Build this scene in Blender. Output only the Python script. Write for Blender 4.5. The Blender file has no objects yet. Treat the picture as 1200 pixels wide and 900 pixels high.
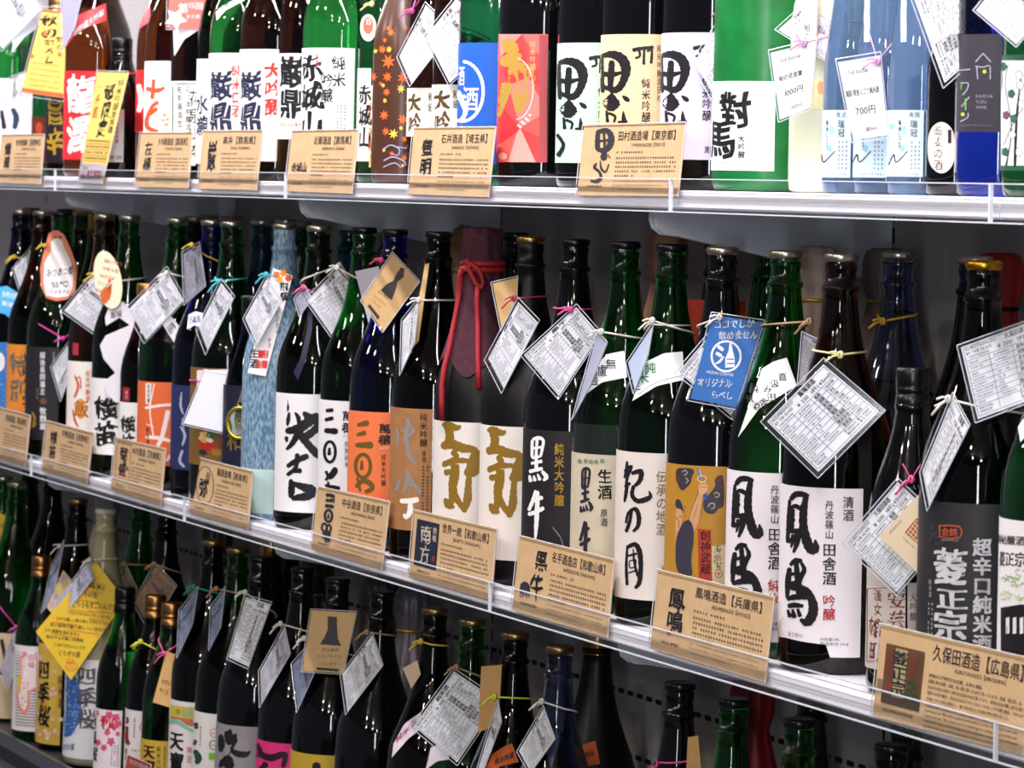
import bpy, bmesh, math, random
import numpy as np
from mathutils import Vector, Matrix
from mathutils.geometry import tessellate_polygon
random.seed(7); rng = np.random.RandomState(5)
S = bpy.context.scene
COL = S.collection

# ---------------------------------------------------------------- camera, world, lights, exposure
FPX, PX, PY, ROLL = 4200.0, 600.0, 215.0, 0.02        # focal length and principal point in px of the 1200x900 frame
YAW = math.atan(1844 / 4200); CAMD, EYE = 1.58, 1.5
FV = np.array([-math.cos(YAW), math.sin(YAW), 0]); RV = np.array([math.sin(YAW), math.cos(YAW), 0]); UV_ = np.array([0, 0, 1.0])
CR, SR = math.cos(ROLL), math.sin(ROLL)
CAMP = np.array([0, -CAMD, EYE])
cd = bpy.data.cameras.new('camera'); cam = bpy.data.objects.new('camera', cd); COL.objects.link(cam)
cd.sensor_fit = 'HORIZONTAL'; cd.sensor_width = 36; cd.lens = 36 * FPX / 1200; cd.shift_y = -(450 - PY) / 1200
cd.clip_start = 0.05; cd.clip_end = 60
r_ = CR * RV + SR * UV_; u_ = -SR * RV + CR * UV_
cam.matrix_world = Matrix(((r_[0], u_[0], -FV[0], CAMP[0]), (r_[1], u_[1], -FV[1], CAMP[1]), (r_[2], u_[2], -FV[2], CAMP[2]), (0, 0, 0, 1)))
cd.dof.use_dof = True; cd.dof.focus_distance = 3.75; cd.dof.aperture_fstop = 20
S.camera = cam
S.view_settings.view_transform = 'Standard'; S.view_settings.look = 'None'; S.view_settings.gamma = 1
S.view_settings.exposure = 0.42
S.cycles.caustics_reflective = False; S.cycles.caustics_refractive = False
S.cycles.max_bounces = 10; S.cycles.transmission_bounces = 10; S.cycles.transparent_max_bounces = 12
S.cycles.sample_clamp_indirect = 4
w = bpy.data.worlds.new('world'); S.world = w; w.use_nodes = True
w.node_tree.nodes['Background'].inputs[0].default_value = (0.62, 0.66, 0.8, 1); w.node_tree.nodes['Background'].inputs[1].default_value = 0.12
def area(name, loc, target, sx, sy, power, col=(1, 1, 1), spread=180):
    l = bpy.data.lights.new(name, 'AREA'); l.shape = 'RECTANGLE'; l.size = sx; l.size_y = sy; l.energy = power; l.color = col
    l.spread = math.radians(spread)
    o = bpy.data.objects.new(name, l); COL.objects.link(o); o.location = loc
    d = (Vector(target) - Vector(loc)).normalized()
    o.rotation_euler = d.to_track_quat('-Z', 'Y').to_euler()
    return o
# the cabinet's own lamp: a row of tubes under its canopy, in front of the shelves
for k in range(4):
    area('canopy_tube', (-6.1 + k * 1.2, -0.30, 2.16), (-6.1 + k * 1.2, -0.02, 1.55), 1.15, 0.05, 10.5, (1.0, 0.955, 0.995))
# spot lamps in the shop's ceiling and a tall panel added for vertical highlights on the glass
for x, y in [(-0.9, -2.2), (0.3, -3.1), (-2.3, -2.9), (-3.9, -2.4), (-5.4, -2.7), (-1.2, -4.2), (1.6, -2.3)]:
    area('ceiling_spot', (x, y, 2.75), (-3.9, 0, 1.0), 0.12, 0.12, 9, (1, 0.9, 0.78))
area('highlight_panel', (1.2, -2.6, 1.5), (-3.6, 0, 1.1), 0.22, 1.7, 30, (0.92, 0.96, 1.0))

# ---------------------------------------------------------------- projection of photo pixels onto real surfaces
def rays(px, py):
    px = np.asarray(px, float); py = np.asarray(py, float)
    u0, v0 = px - PX, py - PY
    u = u0 * CR + v0 * SR; v = -u0 * SR + v0 * CR
    return FV + (u / FPX)[..., None] * RV - (v / FPX)[..., None] * UV_
def on_y(px, py, Y):
    d = rays(px, py); t = (Y + CAMD) / d[..., 1]
    return CAMP + d * t[..., None]
def proj(p):
    q = np.asarray(p, float) - CAMP; d = q @ FV; u = FPX * (q @ RV) / d; v = -FPX * q[..., 2] / d
    return PX + u * CR - v * SR, PY + u * SR + v * CR, FPX / d

# ---------------------------------------------------------------- materials
MATS = {}
def lin(c):
    return tuple((x / 12.92 if x <= .04045 else ((x + .055) / 1.055) ** 2.4) for x in c)
def hexc(h):
    return lin(tuple(int(h[i:i + 2], 16) / 255 for i in (0, 2, 4)))
def pmat(h, rough=.55, metal=0, spec=.4, noise=0, bump=0, scale=60, coat=0, key=None):
    k = (h, rough, metal, spec, noise, bump, scale, coat)
    if k in MATS: return MATS[k]
    m = bpy.data.materials.new('surface_' + h); m.use_nodes = True; nt = m.node_tree; b = nt.nodes['Principled BSDF']
    c = hexc(h) + (1,)
    b.inputs['Base Color'].default_value = c; b.inputs['Roughness'].default_value = rough
    b.inputs['Metallic'].default_value = metal; b.inputs['Specular IOR Level'].default_value = spec
    b.inputs['Coat Weight'].default_value = coat
    if noise or bump:
        tc = nt.nodes.new('ShaderNodeTexCoord'); n = nt.nodes.new('ShaderNodeTexNoise'); n.inputs['Scale'].default_value = scale
        n.inputs['Detail'].default_value = 5; nt.links.new(tc.outputs['Object'], n.inputs['Vector'])
        if noise:
            r = nt.nodes.new('ShaderNodeValToRGB'); r.color_ramp.elements[0].position = .3; r.color_ramp.elements[1].position = .7
            r.color_ramp.elements[0].color = tuple(x * (1 - noise) for x in c[:3]) + (1,)
            r.color_ramp.elements[1].color = tuple(min(1, x * (1 + noise * .5)) for x in c[:3]) + (1,)
            nt.links.new(n.outputs['Fac'], r.inputs['Fac']); nt.links.new(r.outputs['Color'], b.inputs['Base Color'])
        if bump:
            bp = nt.nodes.new('ShaderNodeBump'); bp.inputs['Strength'].default_value = bump; bp.inputs['Distance'].default_value = .001
            nt.links.new(n.outputs['Fac'], bp.inputs['Height']); nt.links.new(bp.outputs['Normal'], b.inputs['Normal'])
    MATS[k] = m; return m
def glass(name, h, rough=.02, ior=1.46, bump=0, tr=1.0):
    if name in MATS: return MATS[name]
    m = bpy.data.materials.new(name); m.use_nodes = True; b = m.node_tree.nodes['Principled BSDF']
    b.inputs['Base Color'].default_value = hexc(h) + (1,); b.inputs['Transmission Weight'].default_value = tr
    b.inputs['Roughness'].default_value = rough; b.inputs['IOR'].default_value = ior
    if bump:
        nt = m.node_tree; tc = nt.nodes.new('ShaderNodeTexCoord'); n = nt.nodes.new('ShaderNodeTexNoise'); n.inputs['Scale'].default_value = 330
        n.inputs['Detail'].default_value = 3; mp = nt.nodes.new('ShaderNodeMapping'); mp.inputs['Scale'].default_value = (1, 1, .35)
        nt.links.new(tc.outputs['Object'], mp.inputs['Vector']); nt.links.new(mp.outputs['Vector'], n.inputs['Vector'])
        bp = nt.nodes.new('ShaderNodeBump'); bp.inputs['Strength'].default_value = bump; bp.inputs['Distance'].default_value = .003
        nt.links.new(n.outputs['Fac'], bp.inputs['Height']); nt.links.new(bp.outputs['Normal'], b.inputs['Normal'])
        cr = nt.nodes.new('ShaderNodeValToRGB'); cr.color_ramp.elements[0].position = .38; cr.color_ramp.elements[1].position = .62
        cr.color_ramp.elements[0].color = hexc('5f93c2') + (1,); cr.color_ramp.elements[1].color = hexc('bcd8ee') + (1,)
        nt.links.new(n.outputs['Fac'], cr.inputs['Fac']); nt.links.new(cr.outputs['Color'], b.inputs['Base Color'])
    MATS[name] = m; return m
def clear(name='clear_plastic', tint=(.985, .988, 1), haze=.008):
    if name in MATS: return MATS[name]
    m = bpy.data.materials.new(name); m.use_nodes = True; nt = m.node_tree; nt.nodes.clear()
    o = nt.nodes.new('ShaderNodeOutputMaterial'); t = nt.nodes.new('ShaderNodeBsdfTransparent'); t.inputs[0].default_value = tint + (1,)
    g = nt.nodes.new('ShaderNodeBsdfGlossy'); g.inputs['Roughness'].default_value = .08; g.inputs['Color'].default_value = (1, 1, 1, 1)
    d = nt.nodes.new('ShaderNodeBsdfDiffuse'); d.inputs[0].default_value = (.8, .82, .9, 1)
    lw = nt.nodes.new('ShaderNodeLayerWeight'); lw.inputs[0].default_value = .25; pw = nt.nodes.new('ShaderNodeMath'); pw.operation = 'POWER'; pw.inputs[1].default_value = 3; nt.links.new(lw.outputs['Facing'], pw.inputs[0]); f = nt.nodes.new('ShaderNodeMath'); f.operation = 'MULTIPLY_ADD'; f.inputs[1].default_value = .10; f.inputs[2].default_value = .015; nt.links.new(pw.outputs[0], f.inputs[0])
    m1 = nt.nodes.new('ShaderNodeMixShader'); m2 = nt.nodes.new('ShaderNodeMixShader'); m1.inputs[0].default_value = haze
    nt.links.new(t.outputs[0], m1.inputs[1]); nt.links.new(d.outputs[0], m1.inputs[2])
    nt.links.new(f.outputs[0], m2.inputs[0]); nt.links.new(m1.outputs[0], m2.inputs[1]); nt.links.new(g.outputs[0], m2.inputs[2])
    nt.links.new(m2.outputs[0], o.inputs[0]); MATS[name] = m; return m
GL = {
    'green': glass('green_glass', '2fae4a'), 'dgreen': glass('dark_green_glass', '1a6a34'), 'brown': glass('brown_glass', '7a3a16'),
    'dbrown': glass('dark_brown_glass', '3c1a10'), 'black': pmat('07070a', .06, spec=.5), 'mblack': pmat('0b0a0e', .4, spec=.25),
    'cobalt': glass('cobalt_glass', '1d3fd0'), 'navy': glass('navy_glass', '13246e'), 'blue': glass('pale_blue_glass', '86aee2', tr=.88), 'lilac': glass('lilac_blue_glass', 'a3b3dc'),
    'frost': glass('frosted_glass', 'a8cbe6', .25, bump=.6, tr=.35), 'clear': glass('clear_glass', 'eef6f2'), 'cream': pmat('dfe0c8', .15, spec=.6),
    'olive': glass('olive_glass', '5d7a33'), 'teal': glass('teal_glass', '2a9ab0'), 'fgreen': pmat('0f7034', .3, spec=.5, noise=.25, scale=40),
    'mgreen': glass('frosted_dark_green_glass', '1f8a55', .1), 'fbrown': pmat('4d2f24', .28, spec=.5), 'cloudy': pmat('9a9478', .2, spec=.5),
}

# ---------------------------------------------------------------- objects
def link(name, verts, faces, mats, parent=None, fm=None, smooth=False, mesh=None):
    if mesh is None:
        mesh = bpy.data.meshes.new(name); mesh.from_pydata([tuple(map(float, v)) for v in verts], [], [tuple(map(int, f)) for f in faces])
        for m in (mats if isinstance(mats, (list, tuple)) else [mats]): mesh.materials.append(m)
        if fm is not None: mesh.polygons.foreach_set('material_index', list(fm))
        if smooth: mesh.polygons.foreach_set('use_smooth', [True] * len(mesh.polygons))
        mesh.update()
    o = bpy.data.objects.new(name, mesh); COL.objects.link(o)
    if parent: o.parent = parent
    return o
def root(name, label, cat, group=None, M=None, loc=None):
    o = bpy.data.objects.new(name, None); COL.objects.link(o); o.empty_display_size = .02
    if M is not None: o.matrix_world = M
    if loc is not None: o.location = loc
    o['label'] = label; o['category'] = cat
    if group: o['group'] = group
    return o
class MB:
    def __init__(s): s.v = []; s.f = []; s.m = []; s.mats = []
    def mi(s, m):
        if m not in s.mats: s.mats.append(m)
        return s.mats.index(m)
    def add(s, v, f, m):
        b = len(s.v); s.v += [tuple(map(float, x)) for x in v]; s.f += [tuple(b + int(i) for i in q) for q in f]; s.m += [s.mi(m)] * len(f)
    def box(s, x0, x1, y0, y1, z0, z1, m):
        s.add([(x, y, z) for x in (x0, x1) for y in (y0, y1) for z in (z0, z1)], [(0, 1, 3, 2), (4, 6, 7, 5), (0, 4, 5, 1), (2, 3, 7, 6), (0, 2, 6, 4), (1, 5, 7, 3)], m)
    def build(s, name, parent=None, smooth=False):
        return link(name, s.v, s.f, s.mats, parent, s.m, smooth)
def lathe(prof, n=40, pleat=None, close=True):
    v = []; f = []
    for k, (z, r) in enumerate(prof):
        for i in range(n):
            a = 2 * math.pi * i / n; rr = r * (pleat(a, z) if pleat else 1)
            v.append((rr * math.cos(a), rr * math.sin(a), z))
    for k in range(len(prof) - 1):
        for i in range(n):
            j = (i + 1) % n; f.append((k * n + i, k * n + j, (k + 1) * n + j, (k + 1) * n + i))
    if close:
        f.append(tuple(range(n - 1, -1, -1))); f.append(tuple((len(prof) - 1) * n + i for i in range(n)))
    return v, f
def tube(pts, r, n=6, closed=False):
    pts = [Vector(p) for p in pts]; N = len(pts); v = []; f = []; up = Vector((0, 0, 1)); prev = None
    for i, p in enumerate(pts):
        a = pts[(i - 1) % N] if (closed or i > 0) else p; b = pts[(i + 1) % N] if (closed or i < N - 1) else p
        t = (b - a).normalized()
        x = t.cross(up)
        if x.length < .15: x = t.cross(Vector((1, 0, 0)))
        x.normalize()
        if prev is not None and x.dot(prev) < 0: x = -x
        prev = x; y = t.cross(x)
        rr = r[i] if isinstance(r, (list, tuple)) else r
        for k in range(n):
            q = 2 * math.pi * k / n; v.append(p + rr * (math.cos(q) * x + math.sin(q) * y))
    for i in range(N if closed else N - 1):
        for k in range(n):
            a, b = i * n, ((i + 1) % N) * n; f.append((a + k, a + (k + 1) % n, b + (k + 1) % n, b + k))
    if not closed: f.append(tuple(range(n - 1, -1, -1))); f.append(tuple((N - 1) * n + k for k in range(n)))
    return v, f

# ---------------------------------------------------------------- lettering
GC = {}
LATIN = bpy.data.curves.new('glyph', 'FONT'); GO = bpy.data.objects.new('glyph', LATIN)
def glyph(ch, bold=0.0, cuts=0):
    k = (ch, bold, cuts)
    if k in GC: return GC[k]
    if bold and not cuts:
        # heavier weight: the outline laid down again a hair to each side
        v, f, adv = glyph(ch, 0)
        b = bold * .55 + .004; V = []; F = []; n = len(v)
        for j, (dx, dy) in enumerate([(-b, -b * .6), (b, b * .6)] if bold < .025 else [(-b, -b * .6), (b, -b * .6), (b, b * .8), (-b, b * .8)]):
            V.append(v + np.array([dx, dy])); F += [[q + j * n for q in p] for p in f]
        GC[k] = (np.concatenate(V) if n else v, F, adv); return GC[k]
    if cuts:
        v, f, adv = glyph(ch, bold)
        bm = bmesh.new(); vs = [bm.verts.new((x, y, 0)) for x, y in v]
        for q in f:
            try: bm.faces.new([vs[i] for i in q])
            except ValueError: pass
        for i in range(1, cuts):
            bmesh.ops.bisect_plane(bm, geom=bm.verts[:] + bm.edges[:] + bm.faces[:], plane_co=(i / cuts, 0, 0), plane_no=(1, 0, 0))
        bm.verts.index_update()
        GC[k] = (np.array([(q.co.x, q.co.y) for q in bm.verts]), [[q.index for q in p.verts] for p in bm.faces], adv); bm.free(); return GC[k]
    if GO.name not in COL.objects: COL.objects.link(GO)
    LATIN.body = ch; LATIN.resolution_u = 3
    dg = bpy.context.evaluated_depsgraph_get(); dg.update()
    me = bpy.data.meshes.new_from_object(GO.evaluated_get(dg))
    v = np.array([(p.co.x, p.co.y) for p in me.vertices]) if len(me.vertices) else np.zeros((0, 2))
    f = [list(p.vertices) for p in me.polygons]; bpy.data.meshes.remove(me)
    cjk = ord(ch) > 0x2e7f
    adv = 1.0 if cjk else ((v[:, 0].max() + .06) if len(v) else .3)
    if len(v): v = v + np.array([0, .12])
    GC[k] = (v, f, adv); return GC[k]
class Ink:
    """Flat print on a surface: surface.at(a, b, off) gives local points for metric or pixel coordinates."""
    def __init__(s, surf, base=.0006): s.s = surf; s.mb = MB(); s.n = 0; s.base = base
    def off(s): s.n += 1; return s.base + min(s.n, 40) * .000012
    def cell(s, ch, fr, col, bold=0, wob=0, cuts=0, seed=0, off=None):
        v, f, adv = glyph(ch, bold, cuts)
        if not len(v): return
        x, y = v[:, 0], v[:, 1]
        if wob:
            x = x + wob * (.5 * np.sin(7 * y + seed) + .35 * np.sin(17 * x + 5 * y + seed * 2)) ; y = y + wob * (.5 * np.sin(8 * x + seed * 1.7) + .35 * np.sin(19 * y + seed)) + wob * .6 * (x - .5)
        a, b = fr(x, y); p = s.s.at(a, b, off or s.off()); s.mb.add(p, f, pmat(col, .5) if isinstance(col, str) else col)
    def column(s, text, cx, y0, y1, col='15131a', w=.95, bold=0.01, wob=0):
        """vertical text in photo pixels; each cell keeps its real proportions on the surface"""
        n = len(text); ca, ct = s.s.from_px(cx, y0); cb, cbt = s.s.from_px(cx, y1); h = (ct - cbt) / n
        for i, ch in enumerate(text):
            t = (i + .5) / n; ac = ca + (cb - ca) * t; bc = ct + (cbt - ct) * t
            cuts = s.s.cuts(abs(h) * w)
            s.cell(ch, lambda x, y: (ac + (x - .5) * abs(h) * w, bc + (y - .5) * h * .97), col, bold, wob, cuts, i * 1.3)
    def line(s, text, x0, y0, x1, y1, h, col='15131a', bold=0.0, wob=0, cuts=0):
        """horizontal text between two photo pixels, h = height in px, stretched to fit"""
        a0, b0 = s.s.from_px(x0, y0); a1, b1 = s.s.from_px(x1, y1); _, bh = s.s.from_px(x0, y0 - h)
        s.run(text, lambda X, Y: (a0 + (a1 - a0) * X, b0 + (b1 - b0) * X + (bh - b0) * Y), col, bold, wob)
    def run(s, text, fr, col, bold=0, wob=0):
        advs = [glyph(c, bold)[2] for c in text]; T = sum(advs) or 1; x0 = 0; o = s.off()
        for i, c in enumerate(text):
            xs = x0
            s.cell(c, lambda x, y: fr((xs + x) / T, y), col, bold, wob, 0, i, o); x0 += advs[i]
    def brush(s, pts, col, sm=6):
        P = np.array(pts, float); n = len(P); out = []
        if n == 2: out = [P[0] + (P[1] - P[0]) * t for t in np.linspace(0, 1, 6)]
        else:
            for i in range(n - 1):
                p0, p1, p2, p3 = P[max(i - 1, 0)], P[i], P[i + 1], P[min(i + 2, n - 1)]
                for t in np.linspace(0, 1, sm, endpoint=(i == n - 2)):
                    out.append(.5 * ((2 * p1) + (-p0 + p2) * t + (2 * p0 - 5 * p1 + 4 * p2 - p3) * t * t + (-p0 + 3 * p1 - 3 * p2 + p3) * t ** 3))
        O = np.array(out); d = np.gradient(O[:, :2], axis=0); L = np.hypot(d[:, 0], d[:, 1]) + 1e-9; nx, ny = -d[:, 1] / L, d[:, 0] / L
        # rounded brush ends
        O = np.vstack([O[0] - np.array([d[0, 0] / L[0], d[0, 1] / L[0], 0]) * O[0, 2] * .35, O, O[-1] + np.array([d[-1, 0] / L[-1], d[-1, 1] / L[-1], 0]) * O[-1, 2] * .35])
        nx = np.r_[nx[0], nx, nx[-1]]; ny = np.r_[ny[0], ny, ny[-1]]; W = np.abs(O[:, 2]) / 2 * np.where(O[:, 2] > 1.7, 1.38, 1.0); W[0] *= .45; W[-1] *= .45
        W = W * (1 + .09 * np.sin(np.arange(len(W)) * 2.3 + O[0, 0])); a = []
        for k in (-1, -.33, .33, 1): a.append(np.stack([O[:, 0] + nx * W * k, O[:, 1] + ny * W * k], 1))
        V = np.concatenate(a); m = len(W); o = s.off(); A, B = s.s.from_px(V[:, 0], V[:, 1]); p = s.s.at(A, B, o)
        f = [(k * m + i, k * m + i + 1, (k + 1) * m + i + 1, (k + 1) * m + i) for k in range(3) for i in range(m - 1)]
        s.mb.add(p, f, pmat(col, .5) if isinstance(col, str) else col)
    def poly(s, pts, col, step=2.4):
        P = [Vector((x, y, 0)) for x, y in pts]; tri = tessellate_polygon([P]); bm = bmesh.new(); vs = [bm.verts.new(p) for p in P]
        for t in tri:
            try: bm.faces.new([vs[i] for i in t])
            except ValueError: pass
        xs = [p.x for p in P]; ys = [p.y for p in P]
        if s.s.curved:
            for ax, (lo, hi) in ((0, (min(xs), max(xs))), (1, (min(ys), max(ys)))):
                q = lo + step
                while q < hi:
                    co = (q, 0, 0) if ax == 0 else (0, q, 0); no = (1, 0, 0) if ax == 0 else (0, 1, 0)
                    bmesh.ops.bisect_plane(bm, geom=bm.verts[:] + bm.edges[:] + bm.faces[:], plane_co=co, plane_no=no); q += step
        bm.verts.index_update(); V = np.array([(v.co.x, v.co.y) for v in bm.verts]); F = [[v.index for v in f.verts] for f in bm.faces]; bm.free()
        A, B = s.s.from_px(V[:, 0], V[:, 1]); s.mb.add(s.s.at(A, B, s.off()), F, pmat(col, .5) if isinstance(col, str) else col)
    def blob(s, pts, col):
        P = list(pts)
        for _ in range(2): P = [q for a, b in zip(P, P[1:] + P[:1]) for q in ((a[0] * .75 + b[0] * .25, a[1] * .75 + b[1] * .25), (a[0] * .25 + b[0] * .75, a[1] * .25 + b[1] * .75))]
        s.poly(P, col)
    def disc(s, cx, cy, rx, ry, col, n=20, rot=0, lobes=None):
        pts = []
        for i in range(n):
            a = 2 * math.pi * i / n; k = lobes(a) if lobes else 1; x, y = rx * k * math.cos(a), ry * k * math.sin(a)
            pts.append((cx + x * math.cos(rot) - y * math.sin(rot), cy + x * math.sin(rot) + y * math.cos(rot)))
        s.poly(pts, col)
    def ring(s, cx, cy, rx, ry, wd, col, n=24, a0=0, a1=6.2832):
        s.brush([(cx + rx * math.cos(a0 + (a1 - a0) * i / n), cy + ry * math.sin(a0 + (a1 - a0) * i / n), wd) for i in range(n + 1)], col, 2)
    def star(s, cx, cy, r, col, n=5, deep=.35, rot=0, sy=1):
        s.poly([(cx + r * (1 if i % 2 == 0 else deep) * math.cos(rot + math.pi * i / n), cy + sy * r * (1 if i % 2 == 0 else deep) * math.sin(rot + math.pi * i / n)) for i in range(2 * n)], col)
    def specks(s, fr, rows, n, col, hx=.5, fill=.7, latin=False):
        """small print too fine to read: rows of tick marks"""
        o = s.off(); V = []; F = []
        for (v0, v1, u0, u1) in rows:
            m = max(2, int(n * (u1 - u0))); du = (u1 - u0) / m
            for i in range(m):
                if rng.rand() > .93: continue
                x = u0 + i * du; hh = (v1 - v0)
                for k in range(1 if latin else 2):
                    xa = x + du * rng.uniform(.05, .3); xb = x + du * rng.uniform(.6, .9)
                    if k == 0: q = [(xa, v0 + hh * .35), (xb, v0 + hh * .35), (xb, v0 + hh * .62), (xa, v0 + hh * .62)]
                    else: xm = x + du * rng.uniform(.3, .6); q = [(xm, v0 + hh * .1), (xm + du * .2, v0 + hh * .1), (xm + du * .2, v0 + hh * .9), (xm, v0 + hh * .9)]
                    b = len(V); V += q; F.append((b, b + 1, b + 2, b + 3))
        V = np.array(V); A, B = fr(V[:, 0], V[:, 1]); s.mb.add(s.s.at(A, B, o), F, pmat(col, .6))
    def build(s, parent, name='lettering'):
        if s.mb.v: return s.mb.build(name, parent)

# ---------------------------------------------------------------- bottle shapes
P_BIG = [(0, .044), (.002, .049), (.008, .0520), (.02, .0525), (.188, .0525), (.203, .0521), (.216, .0508), (.229, .0480), (.241, .0440), (.253, .0392), (.266, .0342), (.280, .0292), (.294, .0250), (.309, .0214), (.326, .0186), (.343, .0166), (.3545, .0157), (.3560, .0176), (.3600, .0176), (.3615, .0150), (.372, .0142), (.376, .0152), (.380, .0152), (.383, .0142), (.386, .0138)]
P_MID = [(0, .031), (.003, .0365), (.012, .0378), (.15, .0378), (.165, .0372), (.180, .0350), (.195, .0308), (.210, .0254), (.225, .0205), (.240, .0170), (.252, .0152), (.256, .0164), (.259, .0164), (.261, .0146), (.290, .0142)]
P_SLIM = [(0, .026), (.003, .0300), (.012, .0312), (.105, .0312), (.125, .0302), (.150, .0272), (.175, .0240), (.20, .0215), (.225, .018), (.25, .0155), (.262, .0152), (.265, .0166), (.268, .0166), (.27, .0146), (.290, .0142)]
P_TINY = [(0, .021), (.003, .0255), (.010, .0265), (.095, .0265), (.110, .0250), (.125, .0215), (.140, .0175), (.150, .0150), (.160, .0138), (.19, .0135), (.20, .0135)]
P_SHORT = [(0, .028), (.003, .034), (.010, .0355), (.095, .0355), (.110, .0340), (.125, .0295), (.140, .0230), (.155, .0175), (.170, .0150), (.19, .0145), (.20, .0145)]
KIND = {'big': P_BIG, 'mid': P_MID, 'slim': P_SLIM, 'short': P_SHORT, 'tiny': P_TINY}
class Cyl:
    curved = True
    def __init__(s, B, r=None): s.B = B; s.r = r or B.R
    def from_px(s, px, py):
        px, py = np.broadcast_arrays(np.asarray(px, float), np.asarray(py, float)); d = rays(px, py) @ s.B.Ri.T; o = s.B.camL
        a = d[..., 0] ** 2 + d[..., 1] ** 2; b = o[0] * d[..., 0] + o[1] * d[..., 1]; c = o[0] ** 2 + o[1] ** 2 - s.r ** 2
        t = (-b - np.sqrt(np.maximum(b * b - a * c, 0))) / a; p = o + d * t[..., None]
        x = p[..., 0] * s.B.rt[0] + p[..., 1] * s.B.rt[1]; y = p[..., 0] * s.B.cd[0] + p[..., 1] * s.B.cd[1]
        A, Z = s.r * np.arctan2(x, y), p[..., 2]
        return (float(A), float(Z)) if A.ndim == 0 else (A, Z)
    def at(s, a, b, off=0):
        a, b = np.broadcast_arrays(np.asarray(a, float), np.asarray(b, float)); ph = a / s.r; R = s.r + off
        return np.stack([R * (np.cos(ph) * s.B.cd[0] + np.sin(ph) * s.B.rt[0]), R * (np.cos(ph) * s.B.cd[1] + np.sin(ph) * s.B.rt[1]), b + 0 * ph], -1)
    def cuts(s, h): return 0 if h < .008 else int(h / .0035)
class Shoulder:
    """pixel coordinates dropped onto the bottle's own surface of revolution"""
    curved = True
    def __init__(s, B): s.B = B
    def from_px(s, px, py): return (px, py)
    def cuts(s, h): return 4
    def at(s, a, b, off=0):
        a, b = np.broadcast_arrays(np.asarray(a, float), np.asarray(b, float)); d = rays(a, b) @ s.B.Ri.T; o = s.B.camL
        d = d / np.linalg.norm(d, axis=-1)[..., None]; D = math.hypot(o[0], o[1])
        t0 = np.full(a.shape, 0.0) + (np.linalg.norm(o[:2]) - .075); best = np.full(a.shape, np.nan); bd = np.full(a.shape, 9.); bt = t0.copy()
        for k in range(160):
            t = t0 + k * .0009; p = o + d * t[..., None]; rr = np.hypot(p[..., 0], p[..., 1]) - s.B.rad(p[..., 2]) - off
            hit = np.isnan(best) & (rr <= 0); best = np.where(hit, t - .00045, best); m = rr < bd; bd = np.where(m, rr, bd); bt = np.where(m, t, bt)
        t = np.where(np.isnan(best), bt, best); p = o + d * t[..., None]
        # snap radially onto the surface
        r = np.hypot(p[..., 0], p[..., 1]); q = (s.B.rad(p[..., 2]) + off) / r
        return np.stack([p[..., 0] * q, p[..., 1] * q, p[..., 2]], -1)
class Flat:
    curved = False
    def __init__(s, o, n, camL, Ri, up=(0, 0, 1)):
        s.o = np.array(o, float); s.n = np.array(n, float) / np.linalg.norm(n); s.c = camL; s.Ri = Ri
        s.x = np.cross(np.array(up), s.n); s.x /= np.linalg.norm(s.x); s.y = np.cross(s.n, s.x)
    def from_px(s, px, py):
        px, py = np.broadcast_arrays(np.asarray(px, float), np.asarray(py, float)); d = rays(px, py) @ s.Ri.T
        t = ((s.o - s.c) @ s.n) / (d @ s.n); p = s.c + d * t[..., None] - s.o; A, B = p @ s.x, p @ s.y
        return (float(A), float(B)) if A.ndim == 0 else (A, B)
    def at(s, a, b, off=0):
        a, b = np.broadcast_arrays(np.asarray(a, float), np.asarray(b, float)); return s.o + a[..., None] * s.x + b[..., None] * s.y + off * s.n
    def cuts(s, h): return 0
BM = {}
def body_mesh(kind, mat, sc, fill):
    k = (kind, mat.name, sc, fill)
    if k in BM: return BM[k]
    P = [(z * sc, r) for z, r in KIND[kind]]; v, f = lathe(P, 48)
    if 'glass' in mat.name and kind not in ('short', 'tiny'):
        # the air above the liquid: an inner wall facing inwards
        top = P[-1][0]; zs = [z for z, r in P if z > fill and z < top - .004]; zs = [fill] + zs
        def rad(z): return np.interp(z, [q[0] for q in P], [q[1] for q in P])
        Q = [(z, float(rad(z)) - .0026) for z in zs]; v2, f2 = lathe(Q, 32); b = len(v); v += v2; f += [tuple(b + i for i in reversed(q)) for q in f2]
    me = bpy.data.meshes.new('glass_body'); me.from_pydata(v, [], f); me.materials.append(mat)
    me.polygons.foreach_set('use_smooth', [len(p.vertices) == 4 for p in me.polygons]); me.update(); BM[k] = me; return me
CM = {}
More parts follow.
